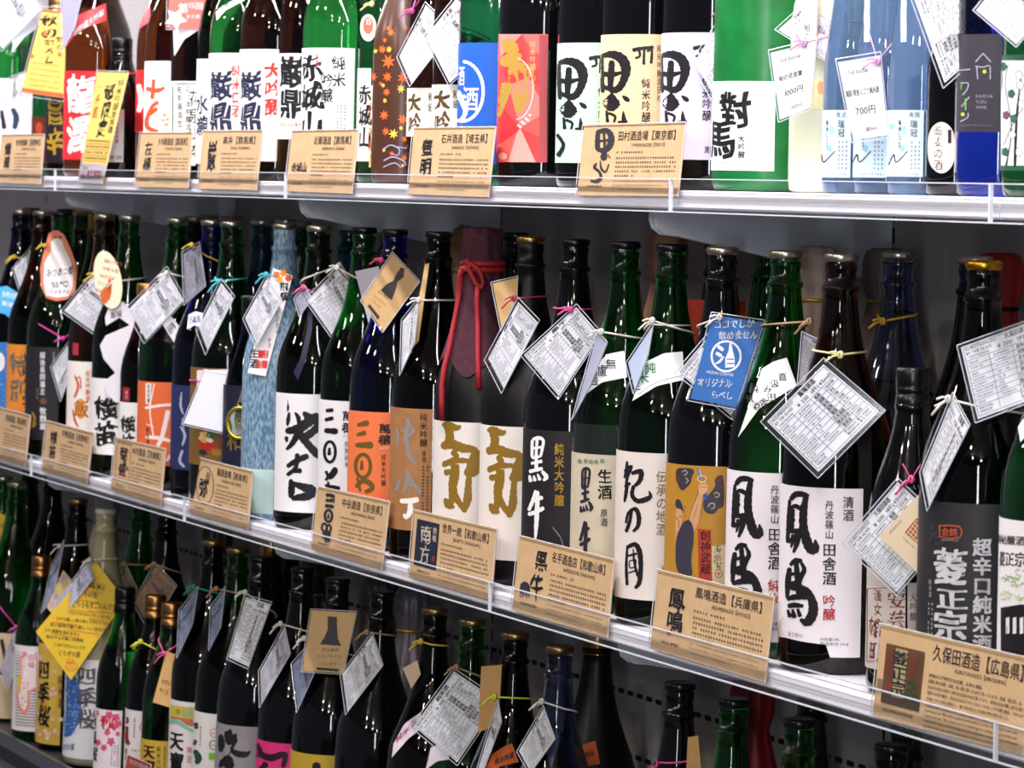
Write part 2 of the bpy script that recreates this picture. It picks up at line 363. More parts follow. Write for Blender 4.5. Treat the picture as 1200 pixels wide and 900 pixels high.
def cap_mesh(kind, cap):
    k = (kind, cap)
    if k in CM: return CM[k]
    col = {'black': ('0b0b0f', 0, .25), 'silver': ('c9c2b4', 1, .28), 'gold': ('a88a5c', 1, .3), 'amber': ('d0952c', 1, .28), 'copper': ('c08a55', 1, .3), 'white': ('c8c4bc', 0, .5),
           'brown': ('a08a76', .3, .5), 'red': ('9a1a1a', 0, .4), 'goldlong': ('b58a3c', 1, .25), 'tan': ('a8825c', 0, .6)}[cap]
    m = pmat(col[0], col[2], col[1]); dark = pmat('0b0b0f', .25)
    top = KIND[kind][-1][0]; mb = MB()
    if cap in ('copper', 'goldlong') or kind in ('mid', 'slim', 'short', 'tiny'):
        h = .034 if kind != 'big' else .05; P = [(top - h, .0152), (top - h + .001, .0158)]
        z = top - h + .012
        P += [(z - .001, .0158), (z, .0150), (z + .002, .0150), (z + .003, .0158), (z + .006, .0158), (z + .007, .0152), (z + .009, .0158), (top - .001, .0158), (top + .0015, .0150), (top + .002, .0145)]
        v, f = lathe(P, 28); mb.add(v, f, m)
    else:
        v, f = lathe([(top - .003, .0150), (top - .001, .0162), (top + .0005, .0164), (top + .0030, .0164), (top + .0045, .0158), (top + .0055, .0140)], 28); mb.add(v, f, m)
    me = bpy.data.meshes.new('cap'); me.from_pydata(mb.v, [], mb.f); me.materials.append(mb.mats[0])
    me.polygons.foreach_set('use_smooth', [len(p.vertices) == 4 for p in me.polygons]); me.update(); CM[k] = me; return me
Z_TOP, Z_MID, Z_LOW = 1.4965, 1.0495, 0.5935
class Bottle:
    def __init__(s, x, y, shelf, row, kind, gl, cap, label, group=None, sil=False, sc=1.0, fill=None, name='sake_bottle', tilt=None):
        zb = {'t': Z_TOP, 'm': Z_MID, 'l': Z_LOW}[shelf]; P = KIND[kind]; s.R = max(r for z, r in P); s.kind = kind; s.sc = sc
        tilt = (.018 if shelf == 'l' else 0) if tilt is None else tilt
        if shelf == 'l': zb += (row) * tilt
        if sil:      # x is the left silhouette at height y
            cx = x + 50
            for _ in range(6):
                p = on_y(cx, y, row); cx = x + s.R * proj(p)[2]
            s.X = float(on_y(cx, y, row)[0])
        else: s.X = float(on_y(x, y, row + tilt * .39)[0])
        s.P = P; s.M = Matrix.Translation((s.X, row, zb)) @ Matrix.Rotation(-tilt, 4, 'X')
        s.Rm = np.array(s.M.to_3x3()); s.Ri = s.Rm.T; s.camL = s.Ri @ (CAMP - np.array([s.X, row, zb]))
        s.cd = s.camL[:2] / np.linalg.norm(s.camL[:2]); s.rt = np.array([-s.cd[1], s.cd[0]])
        s.zs = np.array([z * sc for z, r in P]); s.rs = np.array([r for z, r in P])
        s.root = root(name, label, 'bottle', group, s.M)
        fl = fill if fill is not None else {'big': .262, 'mid': .2, 'slim': .2, 'short': .13, 'tiny': .13}[kind] * sc
        link('glass_body', None, None, None, s.root, mesh=body_mesh(kind, GL[gl], sc, fl))
        if cap:
            c = link('cap', None, None, None, s.root, mesh=cap_mesh(kind, cap)); c.location.z = P[-1][0] * (sc - 1)
    def rad(s, z): return np.interp(z, s.zs, s.rs)
    def label(s, xl, xr, yt, yb, col, ext=.03, edge=None, name='label', bump=0, noise=0, r=None, wave=None, mat=None):
        """paper label between photo columns xl..xr and rows yt..yb; returns the Ink to print on it"""
        c = Cyl(s, r); xm = (xl + xr) / 2; ym = (yt + yb) / 2
        aL = c.from_px(xl, ym)[0] - ext; aR = c.from_px(xr, ym)[0]; _, zt = c.from_px(xm, yt); _, zb = c.from_px(xm, yb)
        zb = max(zb, .004); n = max(6, int((aR - aL) / .004)); a = np.linspace(aL, aR, n + 1); rows = 6 if wave else 1
        V = []; F = []
        for off in (.0004, .0001):
            for j in range(rows + 1):
                t = j / rows; z = np.full(n + 1, zb + (zt - zb) * t)
                if wave: z = z + (1 - t) ** 3 * wave(a, aL, aR)
                V += list(c.at(a, z, off))
        m = n + 1
        for j in range(rows):
            for i in range(n): F.append((j * m + i, j * m + i + 1, (j + 1) * m + i + 1, (j + 1) * m + i))
        B = (rows + 1) * m
        for j in range(rows):
            for i in range(n): F.append((B + (j + 1) * m + i, B + (j + 1) * m + i + 1, B + j * m + i + 1, B + j * m + i))
        for i in range(n): F.append((i, B + i, B + i + 1, i + 1)); k = rows * m; F.append((k + i + 1, B + k + i + 1, B + k + i, k + i))
        for j in range(rows): F.append((j * m + n, B + j * m + n, B + (j + 1) * m + n, (j + 1) * m + n)); F.append(((j + 1) * m, B + (j + 1) * m, B + j * m, j * m))
        s.lab = link(name, V, F, mat or pmat(col, .5, spec=.35, bump=bump, noise=noise), s.root)
        ink = Ink(c); s.ink = ink; ink.rng = (aL, aR, zb, zt); ink.parent = s.lab; return ink
    def sash(s, top, bot, col, name='shoulder_label', n=14, th=.0005, mat=None):
        """paper strip on the shoulder: top and bottom edges as photo polylines (same point count), dropped onto the glass"""
        T = np.array(top, float); Bm = np.array(bot, float); k = np.linspace(0, len(T) - 1, n)
        def itp(A): return np.stack([np.interp(k, range(len(A)), A[:, 0]), np.interp(k, range(len(A)), A[:, 1])], 1)
        T, Bm = itp(T), itp(Bm); rows = 6; c = Shoulder(s); V = []; F = []
        for off in (th, .0001):
            for j in range(rows + 1):
                q = T + (Bm - T) * j / rows; V += list(c.at(q[:, 0], q[:, 1], off))
        for b in (0, (rows + 1) * n):
            for j in range(rows):
                for i in range(n - 1):
                    f = (b + j * n + i, b + (j + 1) * n + i, b + (j + 1) * n + i + 1, b + j * n + i + 1); F.append(f if b == 0 else f[::-1])
        s.lab = link(name, V, F, mat or pmat(col, .5, spec=.3), s.root, smooth=True); ink = Ink(c, .0008); ink.parent = s.lab; return ink
    def ring(s, z, r, col, name='neck_ring', metal=0):
        R = float(s.rad(z)) + r * .7; v, f = tube([(R * math.cos(a), R * math.sin(a), z) for a in np.linspace(0, 2 * math.pi, 28, endpoint=False)], r, 6, True)
        link(name, v, f, pmat(col, .4, metal), s.root, smooth=True)
    def z_at(s, px, py): return float(Cyl(s, .018).from_px(px, py)[1])

# ---------------------------------------------------------------- hanging tags and shelf cards
ELASTIC = {'white': 'e8e2dc', 'pink': 'e0559a', 'cyan': '55c0d0', 'yellow': 'e0c040', 'cream': 'e8dfa0', 'tan': 'b08a68', 'mag': 'd03a9a', 'rose': 'c03a60', 'gold': 'c09a30', 'teal': '20a090', 'lime': 'dbe63a', 'lilac': 'd9a0d0'}
def plate(name, pts, th, mat, parent, n, surf=None):
    """thin card from an outline of local 3-D points"""
    k = len(pts); n = np.array(n); V = [p for p in pts] + [p - n * th for p in pts]
    tri = tessellate_polygon([[Vector(p) for p in pts]])
    F = [tuple(t) for t in tri] + [tuple(k + i for i in reversed(t)) for t in tri] + [(i, i + k, (i + 1) % k + k, (i + 1) % k) for i in range(k)]
    return link(name, V, F, mat, parent)
def band(B, Kp, zb, col, parent, tails=2, rr=.0011, seed=0):
    z0 = zb; R = float(B.rad(z0)) + .0016; kx, ky, kz = Kp; D = math.hypot(kx, ky); th = math.atan2(ky, kx); D = max(D, R * 1.05); g = math.acos(min(1, R / D)); P = []
    for t in np.linspace(g, 2 * math.pi - g, 22):
        a = th + t; m = (1 - math.cos(t)) / 2; P.append((R * math.cos(a), R * math.sin(a), z0 + (kz - z0) * (1 - m) * .6))
    P.append((kx, ky, kz)); v, f = tube(P, rr, 6, True); mb = MB(); m = pmat(ELASTIC[col], .5); mb.add(v, f, m)
    for a in (0, 1.6): # knot
        v, f = tube([(kx + .0028 * math.cos(q) * math.cos(a), ky + .0028 * math.cos(q) * math.sin(a), kz + .0028 * math.sin(q)) for q in np.linspace(0, 6.283, 9)[:-1]], rr * 1.15, 6, True); mb.add(v, f, m)
    rr2 = random.Random(seed)
    for t in range(tails):
        dx = (-.010 - .004 * t) * B.rt + .003 * B.cd; e = (kx + dx[0], ky + dx[1], kz - .004 - .007 * t + rr2.uniform(-.004, .006))
        v, f = tube([(kx, ky, kz), ((kx + e[0]) / 2, (ky + e[1]) / 2, (kz + e[2]) / 2 + .002), e], rr, 6); mb.add(v, f, m)
    mb.build('elastic_band', parent, True)
class Tag:
    """card hung on a bottle neck; corners in reading order TL, TR, BR, BL (photo pixels) set on a real plane in front of the glass"""
    def __init__(s, B, corners, k, label, knot=None, zb=None, col='white', paper='eeeef4', tilt=.12, sleeve=1.08, margin=.004, group=None, outline=None, name='price_tag', cat='tag', th=.0007, rough=.45, push=0, tails=2):
        f = -B.Rm.T[:, 1][:2] if False else np.array([0., -1.]); c = B.cd; a0 = math.atan2(f[1], f[0]); a1 = math.atan2(c[1], c[0]); a = a0 + (a1 - a0) * k
        nh = np.array([math.cos(a), math.sin(a)]); n = np.array([nh[0], nh[1], tilt]); n /= np.linalg.norm(n)
        xs = [q[0] for q in corners]; ys = [q[1] for q in corners]; cx, cy = sum(xs) / 4, sum(ys) / 4
        surf = Flat((nh[0] * .05, nh[1] * .05, .2), n, B.camL, B.Ri)
        for _ in range(3):
            zs = [surf.at(*surf.from_px(x, y))[2] for x, y in corners]; zz = np.linspace(min(zs), max(zs), 12)
            d = max(float(B.rad(z)) * math.hypot(n[0], n[1]) + z * n[2] for z in zz) + margin + push
            zc = float(np.mean(zs)); surf = Flat((n[0] * 0 + nh[0] * (d - zc * n[2]) / math.hypot(n[0], n[1]), nh[1] * (d - zc * n[2]) / math.hypot(n[0], n[1]), zc), n, B.camL, B.Ri)
        s.surf = surf; s.n = surf.n; s.root = root(name, label, cat, group, B.M); ab = [surf.from_px(x, y) for x, y in corners]
        s.ab = np.array(ab); s.B = B
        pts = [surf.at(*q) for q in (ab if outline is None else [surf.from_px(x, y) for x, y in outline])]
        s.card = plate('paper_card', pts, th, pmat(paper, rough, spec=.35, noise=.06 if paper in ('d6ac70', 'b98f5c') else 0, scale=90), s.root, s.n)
        if sleeve:
            c0 = s.ab.mean(0); q = c0 + (s.ab - c0) * sleeve; q2 = [surf.at(x, y, .0016) for x, y in q]; plate('plastic_sleeve', q2, .0004, clear(), s.root, s.n)
            mb = MB()
            for i in range(4):
                a_, b_ = q2[i], q2[(i + 1) % 4]; v, f = tube([a_, b_], .00045, 5); mb.add(v, f, pmat('cdd2e0', .15, spec=.8))
            mb.build('sleeve_edge', s.root)
        if knot is not None:
            K = surf.at(*surf.from_px(*knot), .002); z = zb if zb is not None else K[2] + .01
            if isinstance(zb, tuple): z = B.z_at(*zb)
            band(B, K, z, col, s.root, seed=int(cx), tails=tails)
        s.ink = Ink(surf, .0003); s.ink.parent = s.card
    def fr(s, u, v):
        """card fractions, u to the right, v downwards"""
        TL, TR, BR, BL = s.ab; u = np.asarray(u)[..., None]; v = np.asarray(v)[..., None]
        q = TL * (1 - u) * (1 - v) + TR * u * (1 - v) + BR * u * v + BL * (1 - u) * v
        return q[..., 0], q[..., 1]
    def t(s, text, u0, v0, u1, v1, col='20202a', bold=.01, wob=0):
        s.ink.run(text, lambda X, Y: s.fr(u0 + (u1 - u0) * X, v1 + (v0 - v1) * Y), col, bold, wob)
    def tv(s, text, u0, v0, u1, v1, col='20202a', bold=.01, wob=0):
        n = len(text)
        for i, ch in enumerate(text):
            a, b = v0 + (v1 - v0) * i / n, v0 + (v1 - v0) * (i + 1) / n
            s.ink.cell(ch, lambda x, y: s.fr(u0 + (u1 - u0) * x, b + (a - b) * y), col, bold, wob, 0, i + u0)
    def rule(s, u0, v0, u1, v1, wd=.006, col='50505c'):
        o = s.ink.off(); d = np.array([v1 - v0, u0 - u1]); d = d / (np.linalg.norm(d) + 1e-9) * wd / 2
        q = np.array([(u0 + d[0], v0 + d[1]), (u1 + d[0], v1 + d[1]), (u1 - d[0], v1 - d[1]), (u0 - d[0], v0 - d[1])]); A, Bq = s.fr(q[:, 0], q[:, 1])
        s.ink.mb.add(s.surf.at(A, Bq, o), [(0, 1, 2, 3)], pmat(col, .6))
    def table(s, maker=('', ''), yen='250', fine=True, ink='0e0e16', grid='33333d'):
        """the price sheet: maker, price by the glass, then rows of data in three columns"""
        s.t(maker[0] or '日本酒', .50, .02, .78, .10, ink, .04); s.t('BY THE GLASS', .04, .085, .34, .14, ink)
        if maker[1]: s.t(maker[1], .04, .02, .40, .08, ink)
        s.t('¥ ' + yen, .40, .115, .58, .19, ink, .01); s.t('1杯(45ml)', .62, .115, .97, .19, ink, .01); s.t('TASTE(45ml)', .06, .15, .3, .19, ink)
        rows = [('BRAND', 'JUNMAI', '銘柄', '純米吟醸'), ('TYPE OF', 'GINJO', '酒類', '清酒'), ('AREA', 'HYOGO', '産地', '吟醸'), ('ALCOHOL', '15~16', '度数', '15度'), ('ACIDITY', '1.3', '酸度', '1.5'), ('SAKE METER', '+2', '日本酒度', '+3'), ('POLISHING', '60%', '精米歩合', '55%'), ('RICE', 'YAMADA', '使用米', '山田錦')]
        v = .21; dv = .078
        for i, (a, b, c, d) in enumerate(rows):
            s.rule(.02, v, .98, v, .006, grid)
            if fine:
                s.t(a, .05, v + .018, .05 + .022 * len(a), v + dv - .02, ink); s.t(b, .34, v + .018, .34 + .03 * len(b), v + dv - .02, ink)
                s.t(c, .64 - .015 * len(c), v + .008, .64 + .03 * len(c), v + dv - .008, ink, .035); s.t(d, .80, v + .015, .80 + .033 * len(d), v + dv - .015, ink, .01)
            else:
                s.ink.specks(s.fr, [(v + .015, v + dv - .015, .05, .26), (v + .015, v + dv - .015, .34, .52), (v + .008, v + dv - .008, .62, .76), (v + .015, v + dv - .015, .8, .95)], 30, ink)
            v += dv
        s.rule(.02, v, .98, v, .006, grid)
        s.t('RETAIL', .05, v + .015, .22, v + .06, ink); s.t('PRICE', .05, v + .065, .2, v + .11, ink); s.t('720ml ¥1,480', .55, v + .015, .95, v + .06, ink); s.t('1800ml ¥3,320', .55, v + .065, .95, v + .11, ink)
        for u in (.29, .57, .78): s.rule(u, .21, u, .95, .005, grid)
        s.rule(.02, .02, .98, .02, .006, grid); s.rule(.02, .97, .98, .97, .006, grid); s.rule(.02, .02, .02, .97, .006, grid); s.rule(.98, .02, .98, .97, .006, grid)
    def done(s): s.ink.build(s.card); return s
# ---------------------------------------------------------------- the cabinet: back panel, shelves, rails, base deck
YB = .31
white = pmat('f2f0f8', .35, spec=.5); panel = pmat('a8a3a4', .55, noise=.08, scale=6); dark = pmat('101014', .6); greym = pmat('d2d8e4', .4, spec=.4)
XL, XR = -8.2, -1.6
def structure(o): o['kind'] = 'structure'; return o
m = MB(); m.box(XL, XR, YB, YB + .03, -.1, 2.3, panel); wb = structure(m.build('wall_back'))
# upright slots and perforated rows, recessed dark shapes in the back panel
m = MB()
for X in (-7.52, -6.46, -5.40, -4.34, -3.30, -2.24):
    for k in range(60):
        z = .62 + k * .025; m.box(X - .002, X + .002, YB - .0006, YB + .001, z, z + .016, dark)
o = m.build('upright_slots', wb); o['kind'] = 'stuff'
m = MB()
for k in range(230):
    for z in (.66, .735, .81, .885, .96, 1.11, 1.185, 1.26, 1.335):
        if z > 1: continue
        X = -7.4 + k * .026
        pts = [(X + .0085 * (1 if abs(a) < 1.58 or a > 4.7 else -1) * .6 + .0035 * math.cos(a), YB - .0006, z + .0032 * math.sin(a)) for a in np.linspace(0, 2 * math.pi, 10, endpoint=False)]
        m.add(pts, [tuple(range(9, -1, -1))], dark)
o = m.build('ventilation_holes', wb); o['kind'] = 'stuff'
m = MB(); m.box(-9, 3, -6, YB, -.12, -.1, pmat('5a5650', .5)); structure(m.build('floor'))
m = MB(); m.box(-9, 3, -6, YB, 2.9, 2.92, pmat('b8b4ae', .8)); structure(m.build('ceiling'))
m = MB(); m.box(XL, XR, -.12, YB, 2.24, 2.3, pmat('d0d0d4', .5)); structure(m.build('trim_1'))
def shelf(z, x0, x1, label):
    t = root('shelf', label, 'shelf', 'white display shelves', loc=(x0, 0, z))
    L = x1 - x0 - .002; m = MB(); m.box(0, L, .012, YB - .001, -.014, 0, white); m.build('shelf_board', t)
    # rounded white front rail
    prof = [(.014, 0), (.004, 0), (.0025, -.001), (.002, -.003), (.002, -.008), (.003, -.0095), (.002, -.011), (.002, -.0165), (.004, -.0186), (.014, -.0186)]
    V = [(x, y, zz) for x in (0, L) for y, zz in prof]; n = len(prof); F = [(i, i + 1, n + i + 1, n + i) for i in range(n - 1)] + [tuple(range(n)), tuple(range(2 * n - 1, n - 1, -1))]
    link('front_rail', V, F, white, t)
    m = MB(); c = clear('acrylic', (.985, .988, 1), .01); k = 0; xx = 0
    m.box(0, L, -.0085, -.0065, -.021, .011, c); m.build('acrylic_lip', t)
    m = MB(); e = pmat('dfe3f0', .12, spec=.9)
    m.box(0, L, -.0088, -.0062, .0108, .0118, e); m.box(0, L, -.0088, -.0062, -.022, -.0208, e); m.box(0, L, -.0008, .0005, -.0025, -.0017, e)
    m.box(-.0012, .0012, -.009, -.0055, -.022, .0118, e); m.build('lip_edge', t)
    return t
def bracket(x, z, label):
    P = [(.03, -.0145), (.03, -.030), (.0335, -.040), (.042, -.046), (.06, -.048), (YB - .002, -.095), (YB - .002, -.0145)]
    m = MB(); n = len(P)
    for dx in (0, .012):
        V = [(dx + a, y, zz) for a in (0, .0035) for y, zz in P]
        m.add(V, [tuple(range(n)), tuple(range(2 * n - 1, n - 1, -1))] + [(i, n + i, n + (i + 1) % n, (i + 1) % n) for i in range(n)], greym)
    t = m.build('shelf_bracket'); t.location = (x, 0, z); t['label'] = label; t['category'] = 'bracket'; t['group'] = 'grey brackets under the shelves'
tops = [-8.1, -8.0, -5.33, -4.30, -3.19, -2.585, -1.7]; mids = [-8.1, -8.0, -5.43, -4.677, -3.62, -2.56, -1.7]
TN = ['far left end, left of the first bracket', 'behind the yellow price strip', 'under the maple leaf bottle', 'under the black bottles with pastel labels', 'at the right under the small blue bottles', 'at the right edge of the frame']
for i in range(6):
    if i: shelf(Z_TOP, tops[i], tops[i + 1], 'white upper shelf section ' + ['', TN[0], TN[1], TN[2], TN[3], TN[4]][i] if i < 6 else '')
    if i: shelf(Z_MID, mids[i], mids[i + 1], 'white middle shelf section ' + ['', 'at the far left end', 'under the black oval and bottle shaped tags', 'under the frosted blue bottle', 'under the gold lettered matte bottles', 'at the right under the dark bottles'][i])
for x, n in ((-5.406, 'first from the left'), (-4.351, 'second from the left'), (-3.316, 'at the right')): bracket(x, Z_TOP, 'grey bracket under the upper shelf, ' + n)
for x, n in ((-5.47, 'first from the left'), (-4.42, 'second from the left'), (-3.37, 'behind the large kraft card')): bracket(x, Z_MID, 'grey bracket under the middle shelf, ' + n)
# base deck with its front grille
t = root('base_deck', 'dark base deck with a slotted grey grille along its front', 'shelf', loc=(XL, 0, Z_LOW))
m = MB(); L = XR - XL; m.add([(0, .012, -.002), (L, .012, -.002), (L, YB, .0045), (0, YB, .0045), (0, .012, -.05), (L, .012, -.05), (L, YB, -.05), (0, YB, -.05)], [(0, 1, 2, 3), (0, 4, 5, 1), (4, 7, 6, 5)], pmat('25252b', .4)); m.build('deck_board', t)
gm = pmat('55565f', .3, .6); m = MB()
m.box(0, L, .004, .012, -.03, .0065, gm); m.add([(0, .004, .0055), (L, .004, .0055), (L, -.020, -.032), (0, -.020, -.032)], [(3, 2, 1, 0)], gm)
V, F = [], []
pr = [(-.020, -.032), (-.024, -.0305), (-.030, -.031), (-.036, -.034), (-.039, -.040), (-.040, -.06), (-.03, -.3)]
for y, z in pr: V += [(0, y, z), (L, y, z)]
m.add(V, [(2 * i, 2 * i + 2, 2 * i + 3, 2 * i + 1) for i in range(len(pr) - 1)], gm); m.build('grille_frame', t, False)
sl = None; n_s = 0; ms = MB()
for k in range(420):
    x = 1.5 + k * .0125
    def q(dx, f): return (dx, .004 - .079 * f, .005 - .023 * f)
    def pts(x): return [(x, -.0062, -.0090), (x + .0062, -.0062, -.0090), (x + .0062, -.0162, -.0246), (x, -.0162, -.0246)]
    if k < 200:
        if sl is None: o = link('grille_slot', pts(0), [(3, 2, 1, 0), (0, 1, 2, 3)], dark, t); sl = o.data
        else: o = link('grille_slot', 0, 0, 0, t, mesh=sl)
        o.location = (x, 0, 0)
    else: ms.add(pts(x), [(3, 2, 1, 0)], dark)
o = ms.build('grille_slots', t); o['kind'] = 'stuff'

# ---------------------------------------------------------------- kraft cards in the acrylic rails
KR = 'dab483'
class Card:
    curved = False
    def __init__(s, c, label, z, paper=KR, name='shelf_card', cat='card'):
        I = np.eye(3); n = np.array([0, -1, .078]); o = np.array([0, -.0035, z - .0186])
        s.surf = Flat(o, n, CAMP, I); ab = np.array([s.surf.from_px(*q) for q in c]); s.ab = ab; bl = s.surf.at(*ab[3])
        s.root = root(name, label, cat, 'kraft maker cards on the shelf rails' if name == 'shelf_card' else None, loc=tuple(bl)); s.surf.c = CAMP - bl; s.surf.o = o - bl; s.surf_n = s.surf.n
        s.card = plate('paper_card', [s.surf.at(*q) for q in ab], .0008, pmat(paper, .55, spec=.25, noise=.10 if paper == KR else 0, scale=45), s.root, s.surf.n)
        c0 = ab.mean(0); q = c0 + (ab - c0) * 1.012; plate('plastic_sleeve', [s.surf.at(x, y, .0014) for x, y in q], .0004, clear(), s.root, s.surf.n)
        mb = MB(); Q = [s.surf.at(x, y, .0012) for x, y in q]
        for i in (0, 1, 3): v, f = tube([Q[i], Q[(i + 1) % 4]], .0005, 5); mb.add(v, f, pmat('d8d8e0', .15, spec=.8))
        mb.build('sleeve_edge', s.root)
        s.ink = Ink(s.surf, .0003); s.n = s.surf.n
    fr = Tag.fr; t = Tag.t; tv = Tag.tv; rule = Tag.rule
    def done(s): s.ink.build(s.card)
    def std(s, head, roman, logo=None, brand='', body=5, eng=3, wob=.07, real=None, u=.36):
        s.t(head, u, .09, .955, .235, '2a211c', .012); s.t(roman, .50, .26, .84, .325, '4a3a2c')
        r = []
        v = .37; rows = [(v, v + .045, u, .62)]
        for i in range(body): v0 = .45 + i * .062; rows.append((v0, v0 + .045, u, .95 if i < body - 1 else .55))
        s.ink.specks(s.fr, rows, 44, '4a3a2c')
        rows = [(.775 + i * .06, .775 + i * .06 + .035, u, .93 if i < eng - 1 else .7) for i in range(eng)]
        s.ink.specks(s.fr, rows, 60, '4a3a2c', latin=True)
        if logo: s.tv(logo, .12, .16, .27, .72, '17131a', .035, wob)
        if brand: s.t(brand, .09, .84, .25, .895, '3a2e26')
c = Card([(2, 158), (52.5, 157.5), (48, 216), (-4, 214)], 'cream kraft card at the left end of the upper shelf', Z_TOP); c.std('信州銘醸【長野県】', 'SHINSHUMEIJO【NAGANO】', '縁屋', 'ENYA'); c.done()
c = Card([(165, 155.5), (226, 155.5), (221, 220.5), (158, 219)], 'cream kraft card below the orange flower character label', Z_TOP); c.std('大利根酒造【群馬県】', 'OTONESHUZO【GUNMA】', '左極', 'SADAI'); c.done()
c = Card([(238, 153.5), (308, 153), (301, 223), (232, 221)], 'cream kraft card below the label with red and navy writing', Z_TOP); c.std('高井【群馬県】', 'TAKAI【GUNMA】', '巌', 'IWAO'); c.done()
c = Card([(342, 153.5), (420, 152), (413, 227), (334, 224)], 'cream kraft card with three small brushed characters side by side', Z_TOP); c.std('近藤酒造【群馬県】', 'KONDOSHUZO【GUNMA】', None, 'AKAGISAN'); c.t('赤城山', .06, .52, .30, .68, '17131a', .03, .06); c.done()
c = Card([(485, 150), (581.5, 149), (573, 231), (478, 227.5)], 'cream kraft card left of the blue labelled bottle', Z_TOP); c.std('石井酒造【埼玉県】', 'ISHIISHUZO【SAITAMA】', '豊明', 'TOYOAKI'); c.done()
c = Card([(684.5, 147), (804, 143.5), (795, 230), (676, 229)], 'large cream kraft card under the orange and lavender labels', Z_TOP); c.std('田村酒造場【東京都】', 'TAMURASHUZOJO【TOKYO】', None, 'TAMURA')
K = lambda L, ox=600, oy=0, k=4: [(ox + x / k, oy + y / k, w / k) for x, y, w in L]
i = c.ink; cc = '17131a'
i.brush(K([(405, 615, 14), (402, 660, 18), (402, 700, 16)]), cc); i.brush(K([(405, 618, 14), (440, 612, 18), (462, 628, 20), (466, 660, 22), (455, 690, 20), (430, 705, 18), (402, 700, 14)]), cc)
i.brush(K([(432, 625, 8), (436, 690, 9)]), cc); i.brush(K([(408, 662, 8), (455, 656, 8)]), cc); i.brush(K([(436, 705, 10), (432, 735, 24), (434, 745, 18)]), cc); i.brush(K([(452, 725, 4), (460, 738, 7)]), cc)
i.brush(K([(415, 755, 5), (420, 790, 8), (440, 805, 7), (455, 770, 6)]), cc); i.brush(K([(398, 765, 6), (388, 785, 10), (410, 805, 9), (418, 830, 10), (400, 850, 12), (372, 848, 8)]), cc); c.done()
c = Card([(-8, 475), (36.3, 487), (30, 547), (-14, 534)], 'kraft card at the left end of the middle shelf', Z_MID); c.std('池浦酒造【新潟県】', 'IKEURASHUZO【NIIGATA】', None, ''); c.done()
c = Card([(54.5, 492.5), (110, 507.5), (102, 567), (49, 551)], 'kraft card with two tall black characters below the black labelled bottle', Z_MID); c.std('伊東酒造【長野県】', 'ITOSHUZO【NAGANO】', '横笛', 'YOKOBUE'); c.done()
c = Card([(135, 512.5), (194.5, 526), (189, 592.5), (130, 574)], 'kraft card whose black characters stand in a thin frame with red seals', Z_MID); c.std('木内酒造【茨城県】', 'KIUCHISHUZO【IBARAKI】', None, 'KIKUSAKARI')
c.rule(.06, .07, .34, .07, .012, '2a211c'); c.rule(.06, .74, .34, .74, .012, '2a211c'); c.rule(.06, .07, .06, .74, .008, '2a211c'); c.rule(.34, .07, .34, .74, .006, '2a211c'); c.tv('菊盛', .12, .13, .28, .70, '17131a', .035, .07)
for u, v in ((.24, .2), (.27, .52), (.2, .64)): c.rule(u, v, u + .05, v, .06, 'b02a28')
c.done()
c = Card([(229, 535), (297, 552.5), (291, 620), (221, 601)], 'kraft card with black characters inside a thin oval', Z_MID); c.std('蒲酒造場【岐阜県】', 'KABASHUZOJO【GIFU】', None, 'YANCHA', u=.40)
c.tv('弥', .13, .32, .28, .68, '17131a', .04, .08); c.tv('白真', .22, .2, .30, .42, '17131a', .02)
c.ink.ring(240.5, 568.5, 10, 22, .7, '3a2e26'); c.done()
c = Card([(373, 570), (457.2, 588), (448, 667), (364.5, 643.5)], 'kraft card with rings and bars logo below the white brush label', Z_MID); c.std('中谷酒造【奈良県】', 'NAKATANISHUZO【NARA】', None, 'MANJOU')
K4 = lambda L: [(250 + x / 4, 430 + y / 4, w / 4) for x, y, w in L]; i = c.ink
for L in ([(532, 600, 12), (560, 602, 10)], [(530, 625, 10), (556, 626, 10)], [(528, 650, 12), (562, 655, 12)], [(541, 690, 6), (540, 708, 9)]): i.brush(K4(L), cc)
i.ring(250 + 541 / 4, 430 + 698 / 4, 4.2, 6.8, 2.2, cc); i.ring(250 + 521 / 4, 430 + 752 / 4, 2.8, 4.6, 1.8, cc); i.ring(250 + 543 / 4, 430 + 757 / 4, 2.4, 4, 1.8, cc); i.brush(K4([(515, 780, 10), (548, 785, 12)]), cc); i.brush(K4([(512, 800, 6), (548, 812, 8)]), cc); i.brush(K4([(530, 770, 6), (528, 820, 8)]), cc); i.brush(K4([(542, 775, 6), (540, 820, 7)]), cc)
c.tv('萬穣', .20, .07, .26, .2, cc, .03); c.done()
c = Card([(486, 597.5), (582.5, 620), (576, 704), (479.5, 676)], 'kraft card with a navy panel of pale brushed characters', Z_MID); c.std('世界一統【和歌山県】', 'SEKAIITTO【WAKAYAMA】', None, 'MINAKATA')
def quad(c, u0, v0, u1, v1, col):
    q = np.array([(u0, v0), (u1, v0), (u1, v1), (u0, v1)]); A, B = c.fr(q[:, 0], q[:, 1]); c.ink.mb.add(c.surf.at(A, B, c.ink.off()), [(3, 2, 1, 0), (0, 1, 2, 3)], pmat(col, .55))
quad(c, .045, .12, .325, .80, '171c40'); c.tv('南方', .10, .17, .24, .76, 'e8dcc0', .02, .08); c.tv('熊楠', .25, .18, .30, .40, 'e8dcc0', 0); quad(c, .27, .60, .30, .68, 'c03a28'); c.done()
c = Card([(609, 627.5), (720, 656), (712.5, 747.5), (600, 715)], 'kraft card with a small black bull beside its characters', Z_MID); c.std('名手酒造店【和歌山県】', 'NATESHUZOTEN【WAKAYAMA】', None, 'KUROUSHI', u=.37)
c.tv('黒', .19, .12, .33, .40, cc, .03, .08); c.tv('牛', .17, .42, .31, .80, cc, .03, .10)
